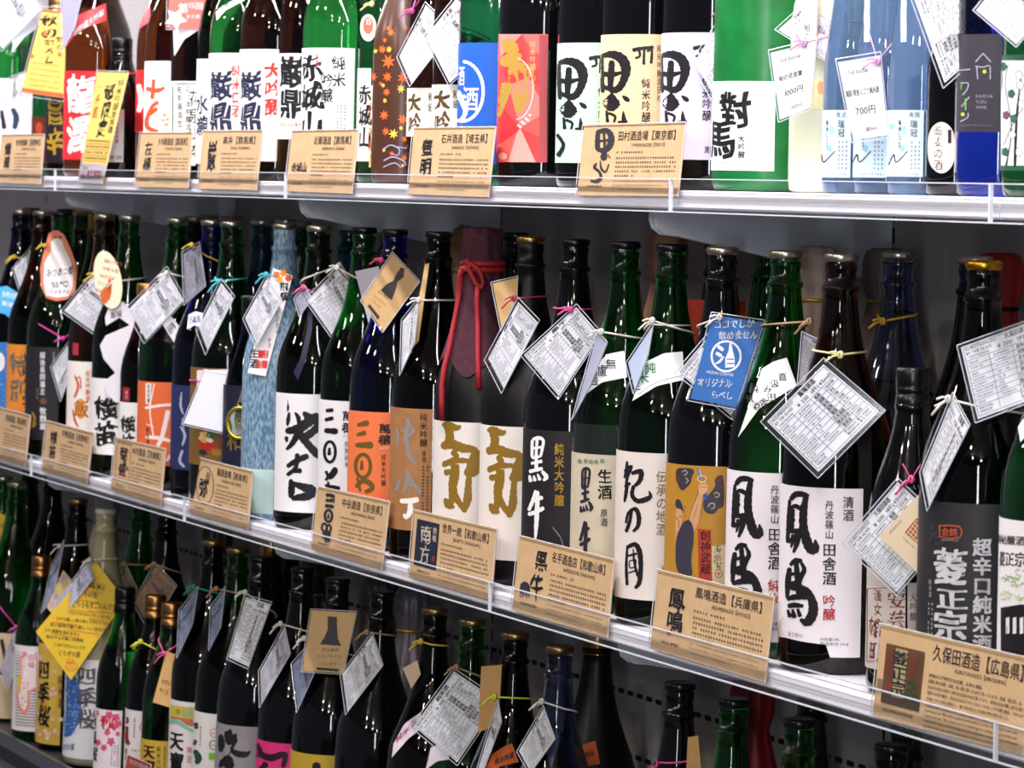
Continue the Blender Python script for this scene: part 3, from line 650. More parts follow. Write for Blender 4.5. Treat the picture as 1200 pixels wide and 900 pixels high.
B6 = lambda pts: [(600 + x / 4, 640 + y / 4) for x, y in pts]
c.ink.poly(B6([(38, 195), (42, 175), (60, 165), (76, 172), (86, 190), (86, 210), (74, 216), (60, 214), (46, 218), (34, 205)]), '1a1418')
for L in ([(42, 212, 5), (40, 238, 3)], [(52, 214, 5), (50, 240, 3)], [(72, 212, 5), (70, 245, 3)], [(82, 206, 5), (80, 240, 3)]): c.ink.brush([(600 + x / 4, 640 + y / 4, w / 4) for x, y, w in L], '1a1418')
c.ink.disc(600 + 60 / 4, 640 + 225 / 4, 2.2, 1.6, '8a7a6a'); c.done()
c = Card([(771, 667.5), (907.7, 699.5), (897, 800), (762, 760)], 'large kraft card in front of the label with a raised sword arm', Z_MID); c.std('鳳鳴酒造【兵庫県】', 'HOUMEISHUZO【HYOGO】', '鳳鳴', 'HOUMEI', u=.35, wob=.05)
c.ink.disc(784, 742, 2.6, 2, 'b06a58'); c.done()
c = Card([(1033, 731), (1213, 773), (1199, 885), (1022.5, 839)], 'largest kraft card, with a small bottle label picture, at the lower right', Z_MID)
c.t('久保田酒造【広島県】', .365, .075, .985, .265, '2a211c', .02); c.t('KUBOTASHUZO【HIROSHIMA】', .52, .28, .86, .34, '3a2e26')
for k, (tx, u1) in enumerate([('創業は江戸時代文化年間、広島の酒蔵。', .72), ('創業以来の品質、伝統、純一筋に想いを込めて造っています。銘酒「菱正宗」は、', .97), ('仕込みは名水の地から湧き出る自社の水を用いており、清冽な名水が醸し出すお酒と', .975), ('酒造りを受け継ぎ、丹念な仕込みでひとつひとつ大切にと手作業を重ね、やわらか', .975), ('な味とキレのある味わい、香り高き仕上げの酒が実を結びました。', .9)]):
    c.t(tx, .355, .395 + k * .062, u1, .44 + k * .062, '3a2e26')
for k, (tx, u1) in enumerate([('Kubota Shuzo is proud of their quality, honest and stubborn which they have been', .93), ('producing since 1806 while keeping the fine water from the wells of the brewery and', .95), ('come from soils. They impart accurate technology for making sake so carefully and', .95), ('satisfying the taste and the brewing is in close cooperation, it leads many to matching and', .96), ('proceed to store sake which has been transferred from the predecessors.', .84)]):
    c.t(tx, .355, .715 + k * .055, u1, .755 + k * .055, '3a2e26')
quad(c, .05, .19, .315, .83, '8a5a28'); quad(c, .12, .22, .20, .74, 'e2cf98'); c.tv('菱正宗', .10, .24, .21, .72, '1a1418', .045, .05); c.tv('一念持', .055, .25, .11, .52, 'a8322a', .03, .06); c.tv('最後迄', .225, .24, .26, .48, 'a8322a', .01); quad(c, .085, .60, .115, .67, 'b8322a'); quad(c, .05, .74, .315, .83, '5a3a20')
for u, v in ((.24, .55), (.27, .59), (.24, .64), (.28, .67), (.22, .7), (.27, .74)): quad(c, u - .02, v - .022, u + .02, v + .022, '2f5a30')
c.rule(.03, .585, .03, .70, .035, '8a6a4a'); c.t('HISHIMASAMUNE', .065, .87, .28, .925, '3a2e26'); c.done()
c = Card([(114.5, 83.5), (151, 84.5), (120, 216), (92, 214)], 'yellow handwritten price strip over the red labelled bottle', Z_TOP, 'f2d668', 'price_strip')
quad(c, 0, .82, 1, 1, 'e6dfea'); c.tv('超限定', .36, .10, .68, .58, '2a2018', .03, .12); c.tv('純米吟醸生原酒', .74, .06, .92, .55, '3a3020', 0, .1); c.tv('一升瓶', .08, .08, .26, .42, 'e08a2a', .02, .08)
for k in range(4): c.ink.specks(c.fr, [(.60 + k * .052, .635 + k * .052, .06, .94)], 16, '5a4a28'); c.rule(.05, .643 + k * .052, .95, .643 + k * .052, .006, 'e08a2a')
c.t('¥3,900-', .30, .86, .92, .96, 'c8304a', .03); c.t('720ml', .06, .84, .3, .88, 'c8304a'); c.t('税込', .06, .91, .26, .96, 'c8304a'); c.done()
def CV(ox, oy, k=4.0): return lambda L: [(ox + q[0] / k, oy + q[1] / k) + ((q[2] / k,) if len(q) > 2 else ()) for q in L]
BK = '15131a'; GT = 'bottles on the upper shelf'; GM = 'bottles in front on the middle shelf'; GLW = 'bottles on the base deck'; BT = {}
def end(i): i.build(i.parent)
def seal(i, x, y, r, col='c0392b'):
    i.ring(x, y, r, r * 1.2, max(.6, r * .25), col, 14); i.brush([(x - r * .5, y, r * .3), (x + r * .5, y, r * .3)], col, 3); i.brush([(x, y - r * .6, r * .25), (x, y + r * .6, r * .25)], col, 3)
def small_print(i, x0, x1, y0, y1, n, col='55505a', vert=True):
    """rows or columns of fine print on a label between photo columns and rows"""
    s = i.s; a0, b0 = s.from_px(x0, y0); a1, b1 = s.from_px(x1, y1)
    rows = [((k + .15) / n, (k + .8) / n, 0, 1) for k in range(n)]
    L = abs((b1 - b0) if vert else (a1 - a0)); cnt = max(5, int(L / .0038))
    if vert: i.specks(lambda u, v: (a0 + (a1 - a0) * v, b0 + (b1 - b0) * u), rows, cnt, col)
    else: i.specks(lambda u, v: (a0 + (a1 - a0) * u, b0 + (b1 - b0) * v), rows, cnt, col)
def T(key, L, y, kind, gl, label, cap=None, row=.068, **k):
    BT[key] = Bottle(L, y, 't', row, kind, gl, cap or 'black', label, GT, sil=True, **k); return BT[key]
# ---- upper shelf, left to right
b = T('T0', -22, 140, 'big', 'green', 'green bottle cut by the left edge, behind the white papers'); i = b.label(-10, 39, 92, 190, 'e8eef4'); i.brush([(15, 128, 4), (19, 138, 5), (17, 150, 4)], '2a3a5a'); i.brush([(2, 130, 3), (5, 150, 4)], BK); end(i)
i = b.sash([(16, 45), (26, 28), (41, 18)], [(14, 62), (28, 44), (43, 33)], 'e9edf6'); end(i)
b = T('T1', 38, 120, 'mid', 'dgreen', 'dark green bottle with a brown and red label beside the white papers', cap='gold'); i = b.label(38, 54, 137, 190, '6a3020'); i.disc(46, 150, 4, 7, 'c04a28'); i.disc(48, 172, 4, 9, 'd86a3a'); i.disc(42, 165, 3, 4, 'e8a060'); end(i)
b = T('T2', 54, 140, 'mid', 'dbrown', 'dark bottle with gold characters on a black label', cap='gold'); i = b.label(54, 76, 113, 191, '1c1a26'); i.column('旨辛', 64, 114, 184, 'b8982e', .8, .03, .08); end(i)
b = T('T3', 75, 130, 'big', 'brown', 'brown bottle with large white characters on a red label'); i = b.label(75, 112, 83, 187, 'd8262e'); i.column('龍澤', 93, 86, 183, 'f6f4f4', .85, .05, .07); end(i)
i = b.sash([(76, 40), (90, 18), (124, 4)], [(75, 58), (92, 35), (125, 24)], 'd23a40'); i.line('長期貯蔵大吟醸', 79, 48, 122, 18, 9, 'f4e0e0'); end(i)
b = T('T5', 159, 130, 'big', 'brown', 'brown bottle with a red label half hidden behind the slender black bottle', row=.10); i = b.label(159, 172, 82, 155, 'd8262e'); i.brush([(163, 100, 4), (166, 118, 5), (163, 130, 4)], 'f4f0f0'); end(i)
i = b.sash([(149, 38), (160, 20), (176, 8)], [(149, 52), (160, 36), (176, 25)], 'd23a40'); end(i)
b = T('T4', 112, 150, 'mid', 'black', 'slender black bottle with a small white label and red neck ring', cap='black', sc=.72, row=.05); b.ring(.157, .002, 'c83038')
i = b.label(124.5, 145, 128, 190, 'eeeef2', ext=0); i.column('純米大吟醸', 137, 142, 168, 'a05a60', .8); i.line('清酒', 127, 187, 143, 187, 5, '555560'); end(i)
b = T('T6', 169, 130, 'big', 'brown', 'brown bottle with an orange flower character on a pale blue label'); i = b.label(169, 201, 71.5, 156, 'e4eef8'); C = CV(0, 0)
for L in ([(690, 415, 14), (735, 425, 16), (770, 412, 10)], [(722, 375, 12), (715, 460, 14)], [(740, 480, 14), (715, 500, 12), (690, 560, 14), (697, 600, 16), (740, 615, 10)], [(700, 540, 10), (735, 510, 14)]): i.brush(C(L), 'e8542a')
for x, y in ((193, 135), (197, 140), (191, 141), (195, 146)): i.disc(x, y, 2.5, 2, 'f0a880')
end(i)
b = T('T7', 199, 130, 'big', 'dbrown', 'dark bottle with columns of small print on a white label'); i = b.label(200, 232, 95, 194, 'f2f2ee'); i.column('粕刺等添加', 211, 100, 150, '2a2a32', .9, .01); i.column('応々本格醸造酒', 221, 100, 162, '2a2a32', .9, .01); i.column('花泉山本', 229, 105, 186, '2a2a32', .8, .01); i.brush([(203, 101, 1.4), (203, 155, 1.4)], '2f6a4a'); i.brush([(202, 98, 1.4), (231, 98, 1.4)], '2f6a4a'); end(i)
i = b.sash([(203, 36), (214, 33), (233, 32)], [(204, 66), (216, 46), (233, 35)], 'e4e4e8'); small_print(i, 205, 215, 36, 55, 2) if False else None; end(i)
b = T('T8', 230, 130, 'mid', 'green', 'green bottle mostly hidden beside the white label of small print', sc=1.25); i = b.label(231, 246, 69, 192, 'f0f2f0'); i.column('水瀧', 236, 110, 160, '232a4a', 1, .03, .05); end(i)
b = T('T9', 244, 130, 'big', 'green', 'green bottle with navy brush characters and a red column on white'); i = b.label(245.5, 281, 62, 192, 'f2eeea')
i.column('巌鼎', 257, 82, 156, '232a4a', 1.05, .04, .07); i.column('純米口酒', 277.5, 75, 138, 'd0302e', .85, .02, .05); end(i)
i = b.sash([(253, 14), (262, 6), (286, -6)], [(254, 24), (264, 12), (287, 0)], 'eef0f6'); i.line('濃厚', 258, 14, 280, 3, 7, '33333a'); end(i)
b = T('T10', 280, 130, 'big', 'dbrown', 'dark bottle with navy brush characters and three red characters on white'); i = b.label(281, 329, 57.5, 189, 'f3efea')
i.column('巌鼎', 292, 82, 156, '232a4a', 1.05, .04, .07); i.column('大吟醸', 320, 72, 136, 'd0302e', 1.0, .03, .06); end(i)
b = T('T11', 325, 130, 'mid', 'dbrown', 'dark bottle with two very large black characters on white', sc=1.25); i = b.label(328, 355, 62.5, 163, 'eef2f6'); i.column('巌', 341, 64, 104, BK, 1.0, .05, .05); i.column('鼎', 341, 102, 140, BK, 1.0, .05, .05); i.line('45ml', 329, 150, 344, 150, 9, 'e05a30'); i.line('¥×', 345, 150, 354, 150, 9, 'e05a30'); end(i)
b = T('T12', 353, 130, 'big', 'green', 'green bottle with a wide white label of several black characters'); i = b.label(354, 415, 56, 158, 'eef2f6')
i.column('赤城山', 363, 62, 165, BK, 1.25, .045, .09); i.column('純米', 397, 64, 103, BK, .85, .02, .08); i.column('吟醸', 383, 84, 122, BK, .85, .02, .08); i.column('特撰', 372, 62, 78, 'd05048', .7); small_print(i, 394, 406, 122, 152, 3); end(i)
b = T('T13', 418, 150, 'mid', 'dgreen', 'dark green bottle with a narrow white label edged in yellow', row=.085, sc=1.25); i = b.label(421, 434, 80, 189, 'eef2f4'); i.column('赤城山', 427, 98, 174, BK, .9, .04, .06); end(i)
i = b.label(433.5, 447, 100, 196, 'f4e6cc', ext=0); i.column('純米吟醸', 436.5, 118, 178, 'd06a30', .7); i.poly([(434, 180), (447, 180), (447, 196), (434, 196)], 'f0b030'); end(i)
b = T('T14', 436, 130, 'mid', 'fbrown', 'brown frosted bottle with orange and yellow maple leaves', sc=1.05, row=.055); s_ = Shoulder(b); i = Ink(s_, .0006); i.parent = b.root; r2 = random.Random(3)
for x, y, r, c in [(458, 38, 5, 0), (455, 33, 3, 0), (448, 58, 5, 0), (456, 58, 4, 1), (455, 72, 8.5, 0), (437, 90, 6, 0), (454, 90, 6, 0), (472, 91, 7, 0), (470, 104, 5.5, 1), (453, 108, 5, 0), (450, 135, 6, 0), (472, 140, 6.5, 0), (452, 154, 5, 0), (461, 157, 6, 1), (475, 33, 3, 0), (479, 45, 4, 0), (440, 60, 3, 1), (451, 118, 3, 1), (470, 150, 3, 1), (474, 163, 4, 0), (459, 180, 3, 0), (478, 120, 3, 0), (451, 47, 3, 0), (474, 185, 4, 0), (450, 176, 2.5, 1), (472, 194, 2.5, 1), (477, 80, 3, 0), (449, 100, 3, 1), (446, 98, 2.5, 0)]:
    i.star(x, y, r, ['f2682a', 'f0c84a'][c], 7, .42, r2.uniform(0, 1), 1.1)
for L in ([(449, 175, 1.2), (458, 170, 1.4), (468, 175, 1.4), (466, 182, 1.2), (460, 180, 1)], [(450, 188, 1.2), (460, 184, 1.4), (472, 188, 1.4), (476, 194, 1)], [(449, 196, 1), (462, 191, 1.2), (470, 196, 1)], [(466, 172, 1), (478, 174, 1.4)]): i.brush(L, 'a9a3c8')
i.build(b.root, 'maple_leaf_print')
b = T('T15', 477, 130, 'mid', 'dbrown', 'dark bottle with brown brush characters on white, left of its lookalike', row=.07, sc=1.25); i = b.label(479.5, 509, 103, 160, 'f1eee6'); i.column('大吟', 485, 108, 158, '5a4420', 1.0, .04, .08); i.column('和細', 505, 108, 132, BK, .6, .02); end(i)
b = T('T16', 506, 130, 'mid', 'dbrown', 'dark bottle with brown brush characters on white, beside the blue label', row=.065, sc=1.25); i = b.label(508, 537, 99, 160, 'f1eee6'); i.column('大吟', 517, 104, 158, '5a4420', 1.05, .04, .08); i.column('和細', 534, 105, 128, BK, .6, .02); end(i)
b = T('T17', 536, 130, 'big', 'mgreen', 'clear greenish bottle with a white ring mark on a blue label'); i = b.label(536.5, 584, 50, 192, '1f5cc0'); i.line('', 0, 0, 1, 1, 1) if False else None
i.ring(542, 107, 24.5, 35, 2.6, 'f2f4fa', 30, -1.5, 2.6); i.column('酒', 551, 100, 132, 'f2f4fa', .85, .03); i.column('酒', 541, 76, 102, 'f2f4fa', .7, .02); i.brush([(537, 108, 5), (546, 130, 4), (540, 142, 3)], 'f2f4fa'); i.star(541, 150, 4, 'f2f4fa'); end(i)
b = T('T18', 583, 130, 'big', 'black', 'black bottle with a gold emblem on a red geometric label'); i = b.label(584, 641, 40, 190, 'e0484a')
for P, c in [([(584, 40), (612, 40), (584, 70)], 'f08a84'), ([(612, 40), (641, 40), (641, 66), (624, 60)], 'ea6a66'), ([(584, 70), (612, 40), (620, 90), (596, 100)], 'd83a3e'), ([(641, 66), (641, 110), (620, 92)], 'c83238'), ([(596, 100), (620, 92), (641, 130), (610, 150)], 'ee7a70'), ([(584, 120), (610, 150), (584, 170)], 'd22e36'), ([(610, 150), (641, 130), (641, 165)], 'e2524c'), ([(584, 190), (610, 150), (628, 190)], 'f09a90'), ([(628, 190), (612, 152), (641, 165), (641, 190)], 'd23a3c'), ([(584, 170), (606, 156), (596, 190), (584, 190)], 'e85a50')]: i.poly(P, c)
i.poly([(632, 41), (641, 41), (641, 190), (632, 190)], 'a8444a'); C = CV(600, 0)
for L in ([(-40, 200, 24), (-10, 215, 50), (20, 240, 30)], [(-45, 290, 30), (0, 280, 50), (40, 260, 18)], [(10, 310, 50), (40, 350, 90), (50, 400, 80), (40, 460, 50), (30, 520, 20)], [(-20, 400, 40), (-40, 470, 30), (-60, 540, 16)]): i.brush(C(L), 'b08a3a')
i.ring(604, 104, 21, 36, .8, 'f4e8e8', 24, -1.4, 1.5)
for k in range(7): i.disc(608 + k * 2.2, 147 - k * 2 + (k % 2) * 4, 1.6, 1.2, 'f6eaea')
i.column('純米吟醸', 624.5, 47, 83, 'd8b070', .8, .01, .05); i.disc(590, 183, 5, 4, 'f0b0a8'); end(i)
TAM = [[(425, 262, 14), (470, 255, 26), (515, 275, 34), (535, 320, 34), (525, 375, 26), (500, 415, 24), (465, 425, 20)], [(424, 270, 12), (424, 345, 14), (428, 430, 14)], [(470, 290, 20), (466, 350, 22), (462, 420, 18)], [(425, 345, 16), (470, 350, 18), (515, 340, 10)], [(425, 400, 14), (450, 415, 14), (480, 425, 12)], [(470, 440, 12), (468, 480, 58), (466, 505, 44)], [(445, 520, 8), (450, 570, 12)], [(520, 450, 6), (535, 462, 16), (548, 472, 12)], [(455, 530, 9), (485, 545, 9), (480, 572, 8)], [(523, 520, 4), (525, 550, 14), (528, 572, 18)], [(500, 572, 8), (540, 570, 10)]]
for key, L, xr, yt, yb, colr, dx, dy, nm, hang in (('T19', 652, 704, 50, 191, 'bce8c8', -201, 32, 'black bottle with a mint green label', 0), ('T20', 703, 774, 40, 187, 'f4cfa2', 0, 0, 'black bottle with a peach orange label', 1), ('T21', 774, 836, 38, 187, 'dccff4', 278, 0, 'black bottle with a lavender label', 1)):
    b = T(key, L, 130, 'big', 'black', nm, row=.068); i = b.label(L + .5, xr, yt, yb, colr); C = CV(600, 0)
    for S_ in TAM: i.brush(C([(max(x + dx, (L - 600) * 4 + 5), y + dy, w) for x, y, w in S_]), BK)
    cx = L + 54
    for S_ in ([(570, 235, 14), (600, 228, 12), (660, 222, 12)], [(595, 230, 10), (600, 262, 8), (580, 272, 8)], [(620, 235, 8), (618, 300, 10)], [(635, 240, 8), (655, 235, 8), (652, 295, 10)]): i.brush(C([(x + (L - 703) * 4, y + (yt - 40) * 4, w) for x, y, w in S_]), BK)
    i.column('純米吟醸', cx, yt + 51, yt + 104, BK, .78, .02, .07)
    if key == 'T21': i.line('清酒', 825, 180, 838, 180, 9, BK, .01)
    if key == 'T19': i.brush([(654, 158, 3), (661, 170, 3), (655, 182, 4)], BK)
    if key == 'T20': i.column('純米吟醸酒田村', 772, 52, 120, '6a5030', .5)
    end(i)
b = T('T22', 835, 130, 'big', 'fgreen', 'frosted green bottle with two offset black characters on torn-edged white paper', row=.062); i = b.label(836, 908, 95, 200, 'eef3f8', bump=.3); i.column('對', 860, 106, 152, BK, 1.05, .04, .05); i.column('馬', 843, 138, 188, BK, 1.2, .045, .05); i.column('大吟醸', 869, 158, 186, BK, 1, .02, .05); i.line('三光正宗', 841, 192, 853, 192, 3, '6a6a70'); end(i)
b = T('T23', 925, 130, 'mid', 'cream', 'clear bottle of cloudy cream liquid behind the 1000 yen tag', cap='white', row=.07); i = b.label(925, 965, 93, 128, 'e9e6b0'); i.disc(962, 103, 4, 8, 'f0b080'); end(i)
for key, L, xr, yb, nm in (('T24', 964, 997, 208, 'small blue bottle with a pale blue label, left of the 700 yen tag'), ('T25', 1001, 1039, 208, 'small blue bottle behind the 700 yen tag'), ('T26', 1040, 1082, 207, 'small blue bottle with a pale blue label, right of the 700 yen tag')):
    b = T(key, L, 150, 'slim', 'blue', nm, cap='silver', row=.055); i = b.label(L + .5, xr, 129, yb, 'd3e9f8')
    i.line('清酒', xr - 18, 138, xr - 4, 138, 7, '4a5a6a'); i.column('瑞冠', xr - 11, 140, 161, '2a3440', .85, .02); i.column('純米にごり', xr - 27, 140, 176, '1f2a38', .6, .03, .08)
    i.disc(xr - 36, 148, 3, 3, '8fcaf0'); i.disc(xr - 22, 152, 3, 5, '9fd0f0'); i.disc(xr - 24, 174, 2.5, 4, '8fcaf0')
    i.brush([(xr - 40, 193, 1.3), (xr - 34, 181, 1.4), (xr - 31, 190, 1.3), (xr - 18, 177, 1)], BK); small_print(i, xr - 15, xr - 3, 164, 200, 3, '6a7a8a'); i.line('2017.11.06', L + 4, 206, xr - 4, 206, 4, '8a7a7a'); end(i)
    if key != 'T24':
        i = b.sash([(xr - 26, -2), (xr - 20, -2)], [(xr - 26, 49), (xr - 20, 49)], 'f2f4fa', 'neck_strip'); end(i)
b = T('T27', 1085, 170, 'tiny', 'black', 'small black bottle with black characters on an oval pink-white label', cap='gold', row=.05, sc=1.1); i = Ink(Cyl(b), .0004); i.parent = b.root
i.poly([(1088 + 15.5 + 16 * math.cos(a) * (1 if abs(math.sin(a)) < .8 else .95), 173 + 30 * math.copysign(abs(math.sin(a)) ** .8, math.sin(a))) for a in np.linspace(0, 6.283, 28, endpoint=False)], 'f2e0dc'); i.column('蕎麦の酒', 1099.5, 146, 200, BK, 1.0, .01, .04); i.poly([(1111, 152), (1115, 152), (1115, 168), (1111, 168)], BK); i.build(b.root, 'oval_label')
b = T('T28', 1120.5, 150, 'mid', 'cobalt', 'cobalt blue bottle with a dark label of thin coloured strokes', cap='silver', sc=1.25, row=.055); i = b.label(1120.5, 1173, 40, 154.5, '37343f'); C = CV(900, 0)
for L in ([(905, 390, 4), (940, 390, 4), (935, 420, 4), (915, 445, 4)], [(945, 455, 4), (910, 500, 4)], [(930, 465, 4), (930, 515, 4)], [(940, 530, 4), (938, 550, 4), (905, 570, 4)], [(975, 310, 4), (1010, 315, 4), (1040, 310, 4), (1042, 370, 4)], [(985, 370, 4), (980, 310, 4)], [(1010, 250, 4), (975, 290, 4)], [(1010, 250, 4), (1045, 290, 4)], [(900, 330, 4), (950, 325, 4)]): i.brush(C(L), 'b9b6c4')
for x, y in ((1154, 84), (1129, 134)): i.disc(x, y, 2.2, 2.2, 'b8d020')
i.brush([(1128, 98, 1.2), (1127, 104, 1.2)], '58b030'); i.brush([(1132, 116, 1.6), (1132, 127, 1.6)], '58b030')
for k, tx in enumerate(('KIUCHI', 'YUZU', 'WINE')): i.line(tx, 1144, 115 + k * 6.5, 1144 + len(tx) * 3.2, 115.2 + k * 6.5, 5, '9a98a6')
i.line('http://kodawari.cc', 1126, 148, 1164, 148, 3, '77747f'); end(i)
b = T('T29', 1174, 130, 'big', 'dgreen', 'dark green bottle with a drawing of plum blossom branches', row=.06); i = b.label(1174, 1230, 64, 200, '1f5a3c'); i.poly([(1174, 71), (1230, 71), (1230, 194), (1174, 194)], 'e9eef4')
for L in ([(1180, 194, 1.8), (1186, 150, 1.4), (1179, 100, 1), (1183, 72, .8)], [(1190, 194, 2.6), (1192, 140, 2.2), (1197, 90, 1.4)], [(1177, 170, 1.2), (1190, 140, 1), (1199, 128, 1)]): i.brush(L, BK)
for x, y, c in ((1195, 88, 'eef2f6'), (1196, 100, 'eef2f6'), (1186, 110, '2a6a4a'), (1180, 135, '7a4a5a'), (1189, 139, '2a6a4a'), (1198, 122, 'eef2f6'), (1187, 158, 'eef2f6'), (1179, 178, '2a6a4a'), (1195, 178, 'e4e8f4'), (1177, 78, '2a6a4a')):
    i.disc(x, y, 4.6, 5.6, BK, 20, 0, lambda a: .8 + .2 * abs(math.cos(2.5 * a))); i.disc(x, y, 4, 5, c, 20, 0, lambda a: .8 + .2 * abs(math.cos(2.5 * a)))
end(i)

# ---- middle shelf, front row
def Mb(key, x, y, kind, gl, cap, label, row=.062, **k): BT[key] = Bottle(x, y, 'm', row, kind, gl, cap, label, GM, **k); return BT[key]
b = None; 0 and Mb('M0', 5, 246, 'big', 'dbrown', 'black', 'dark bottle at the left edge of the middle shelf, behind the first neck', row=.1)
b = Mb('M1', 25, 244, 'big', 'navy', 'silver', 'dark blue bottle with a blue label dotted like snow'); i = b.label(-12, 15, 401, 495, '3d7ccc'); i.disc(0, 424, 6, 11, 'eef2f8')
for k in range(40): i.disc(-2 + random.random() * 16, 404 + random.random() * 80, .5, .5, 'd6e4f4', 5)
end(i); i = b.sash([(-4, 337), (8, 335), (26, 346)], [(-4, 366), (6, 368), (17, 378)], '4da0e0'); i.line('大吟の燗', 2, 348, 22, 352, 8, 'f2f6fa'); i.line('新酒', 2, 358, 16, 361, 6, 'f2f6fa'); end(i)
b = Mb('M2', 50, 248, 'big', 'brown', 'silver', 'brown bottle with an orange label at the far left'); i = b.label(15, 36.5, 404, 500, 'e08a34'); i.column('特別', 21, 412, 472, '6a6a60', 1.0, .03, .1); i.column('しぼりたて', 32, 410, 484, '33241c', .9, .02, .12); end(i)
b = Mb('M3', 73, 245, 'big', 'green', 'black', 'green bottle with white characters on a black label'); i = b.label(36, 68.5, 407, 516, '25242a'); i.column('越後長岡藩主', 50, 412, 463, 'e8e8ec', .85, .02); i.column('牧野家', 50.5, 477, 504, 'f4f4f6', .95, .03); i.column('日本酒', 63, 412, 425, 'b8b8c0', .7); i.disc(51, 470, 4, 4, '6a4a30'); i.brush([(38, 483, 1.5), (41, 490, 2), (39, 500, 2), (43, 496, 1.4)], '9a7a30'); i.column('純米酒', 44, 455, 468, '8a8a92', .6); end(i)
b = Mb('M3b', 96, 300, 'big', 'olive', 'gold', 'olive green bottle with black characters behind the grey tag', row=.17); i = b.label(68, 85, 454, 510, 'e9e6e0'); i.column('横笛', 72, 468, 506, BK, 1.4, .04, .08); end(i)
b = Mb('M4', 123, 253, 'big', 'brown', 'silver', 'brown bottle with orange characters on a cream label'); i = b.label(86, 114.5, 424, 520, 'efe9e4'); i.column('ひやおろし', 108.5, 431, 470, 'd0903a', .7); i.column('純米吟醸酒', 103, 434, 470, 'd86a3a', .8, .02); i.disc(95, 479, 6, 12, 'e0a050'); i.column('飯', 95, 468, 490, 'b05a2a', 1, .02)
for L in ([(88, 440, 1.6), (92, 452, 2), (88, 465, 1.8)], [(86, 480, 1.6), (88, 492, 2), (92, 500, 1.6)], [(89, 445, 1.5), (94, 442, 1.6), (95, 455, 1.6)]): i.brush(L, 'd0582e')
end(i); i = b.label(85.5, 92, 402, 416, 'b03040', ext=0, name='seal_sticker'); end(i)
b = Mb('M5', 152, 254, 'big', 'green', 'silver', 'green bottle with tall black characters beside the cut-out paper'); i = b.label(114.5, 142, 444, 533, 'eeecec'); i.column('横笛', 123, 464, 524, BK, 1.15, .05, .1); end(i)
b = Mb('M6', 173, 331, 'mid', 'brown', 'copper', 'short brown bottle with a gold screw cap and white label', row=.06); i = b.label(143.5, 171, 472, 530, 'eeecec'); i.column('横笛', 149, 487, 530, BK, 1.1, .05, .1); i.column('ひやおろし', 165, 476, 500, 'c04a6a', .8); end(i); i = b.label(144, 152, 454, 470, '9a2438', ext=0, name='seal_sticker'); i.column('純米', 148.5, 457, 468, 'e8c0c0', .8); end(i)
b = Mb('M7', 208, 258, 'big', 'green', 'silver', 'green bottle with white crossing bands on an orange label'); i = b.label(171, 209, 448, 546, 'e0683a', bump=.4)
for L in ([(171, 478, 2.4), (190, 475, 2.4), (209, 474, 2.4)], [(172, 497, 1), (180, 500, 1)], [(197, 482, 4), (190, 512, 3.6), (185, 522, 3)], [(172, 512, 3), (190, 514, 3), (209, 520, 2)], [(208, 522, 3), (200, 534, 3), (195, 540, 2)], [(181, 450, 1.6), (176, 480, 1.6), (180, 510, 1.6)]): i.brush(L, 'ece2de')
i.poly([(171, 449), (178, 449), (176, 474), (171, 473)], 'e9e2da'); i.column('純米吟醸', 174.5, 450, 472, BK, .7, .03); i.column('純米酒', 173.5, 500, 522, BK, .7, .02); end(i)
b = Mb('M8', 249, 258, 'big', 'cobalt', 'silver', 'cobalt blue bottle with silver brush strokes on a navy label'); i = b.label(209, 232, 452, 551, '26305e')
for L in ([(213, 460, 1.4), (212, 475, 2), (215, 485, 1.6)], [(212, 500, 1.6), (217, 510, 2.4), (214, 522, 1.6)], [(214, 528, 2), (211, 540, 2.4), (216, 547, 2)], [(216, 505, 1.2), (214, 490, 1)]): i.brush(L, 'a8acc4')
end(i); i = b.sash([(221, 369), (229, 365), (238, 367)], [(219, 386), (228, 381), (236, 384)], 'dfe6f6'); i.line('日高見', 221, 380, 235, 378, 9, '2a3a7a', .03); end(i)
b = Mb('M9', 272, 261, 'big', 'green', 'silver', 'green bottle with a red and gold dancing figure label', row=0.05); i = b.label(231, 285, 432, 546, '7a5a2c', noise=.0); i.poly([(231, 434), (278, 432.5), (278, 452), (231, 454)], 'e6dfe2')
for (x, y, rx, ry, cc_) in ((244, 522, 14, 8, 'b8281e'), (240, 512, 8, 8, 'd8b070'), (247, 510, 6, 5, '3a6a4a'), (254, 530, 8, 5, 'a0702a'), (238, 530, 6, 4, '2a2a3a'), (246, 516, 5, 3, 'e8dcc0'), (262, 520, 6, 8, '8a2a1e')): i.disc(x, y, rx, ry, cc_, 12, .3, lambda a: .85 + .15 * math.cos(5 * a))
end(i)
b = Mb('M10', 296, 395, 'mid', 'navy', 'black', 'dark bottle with a round gold medal on a cord', row=.05); i = b.label(266, 292, 452, 552, '1c1a34'); i.column('和', 275, 500, 530, '8a6a3a', .8); end(i)
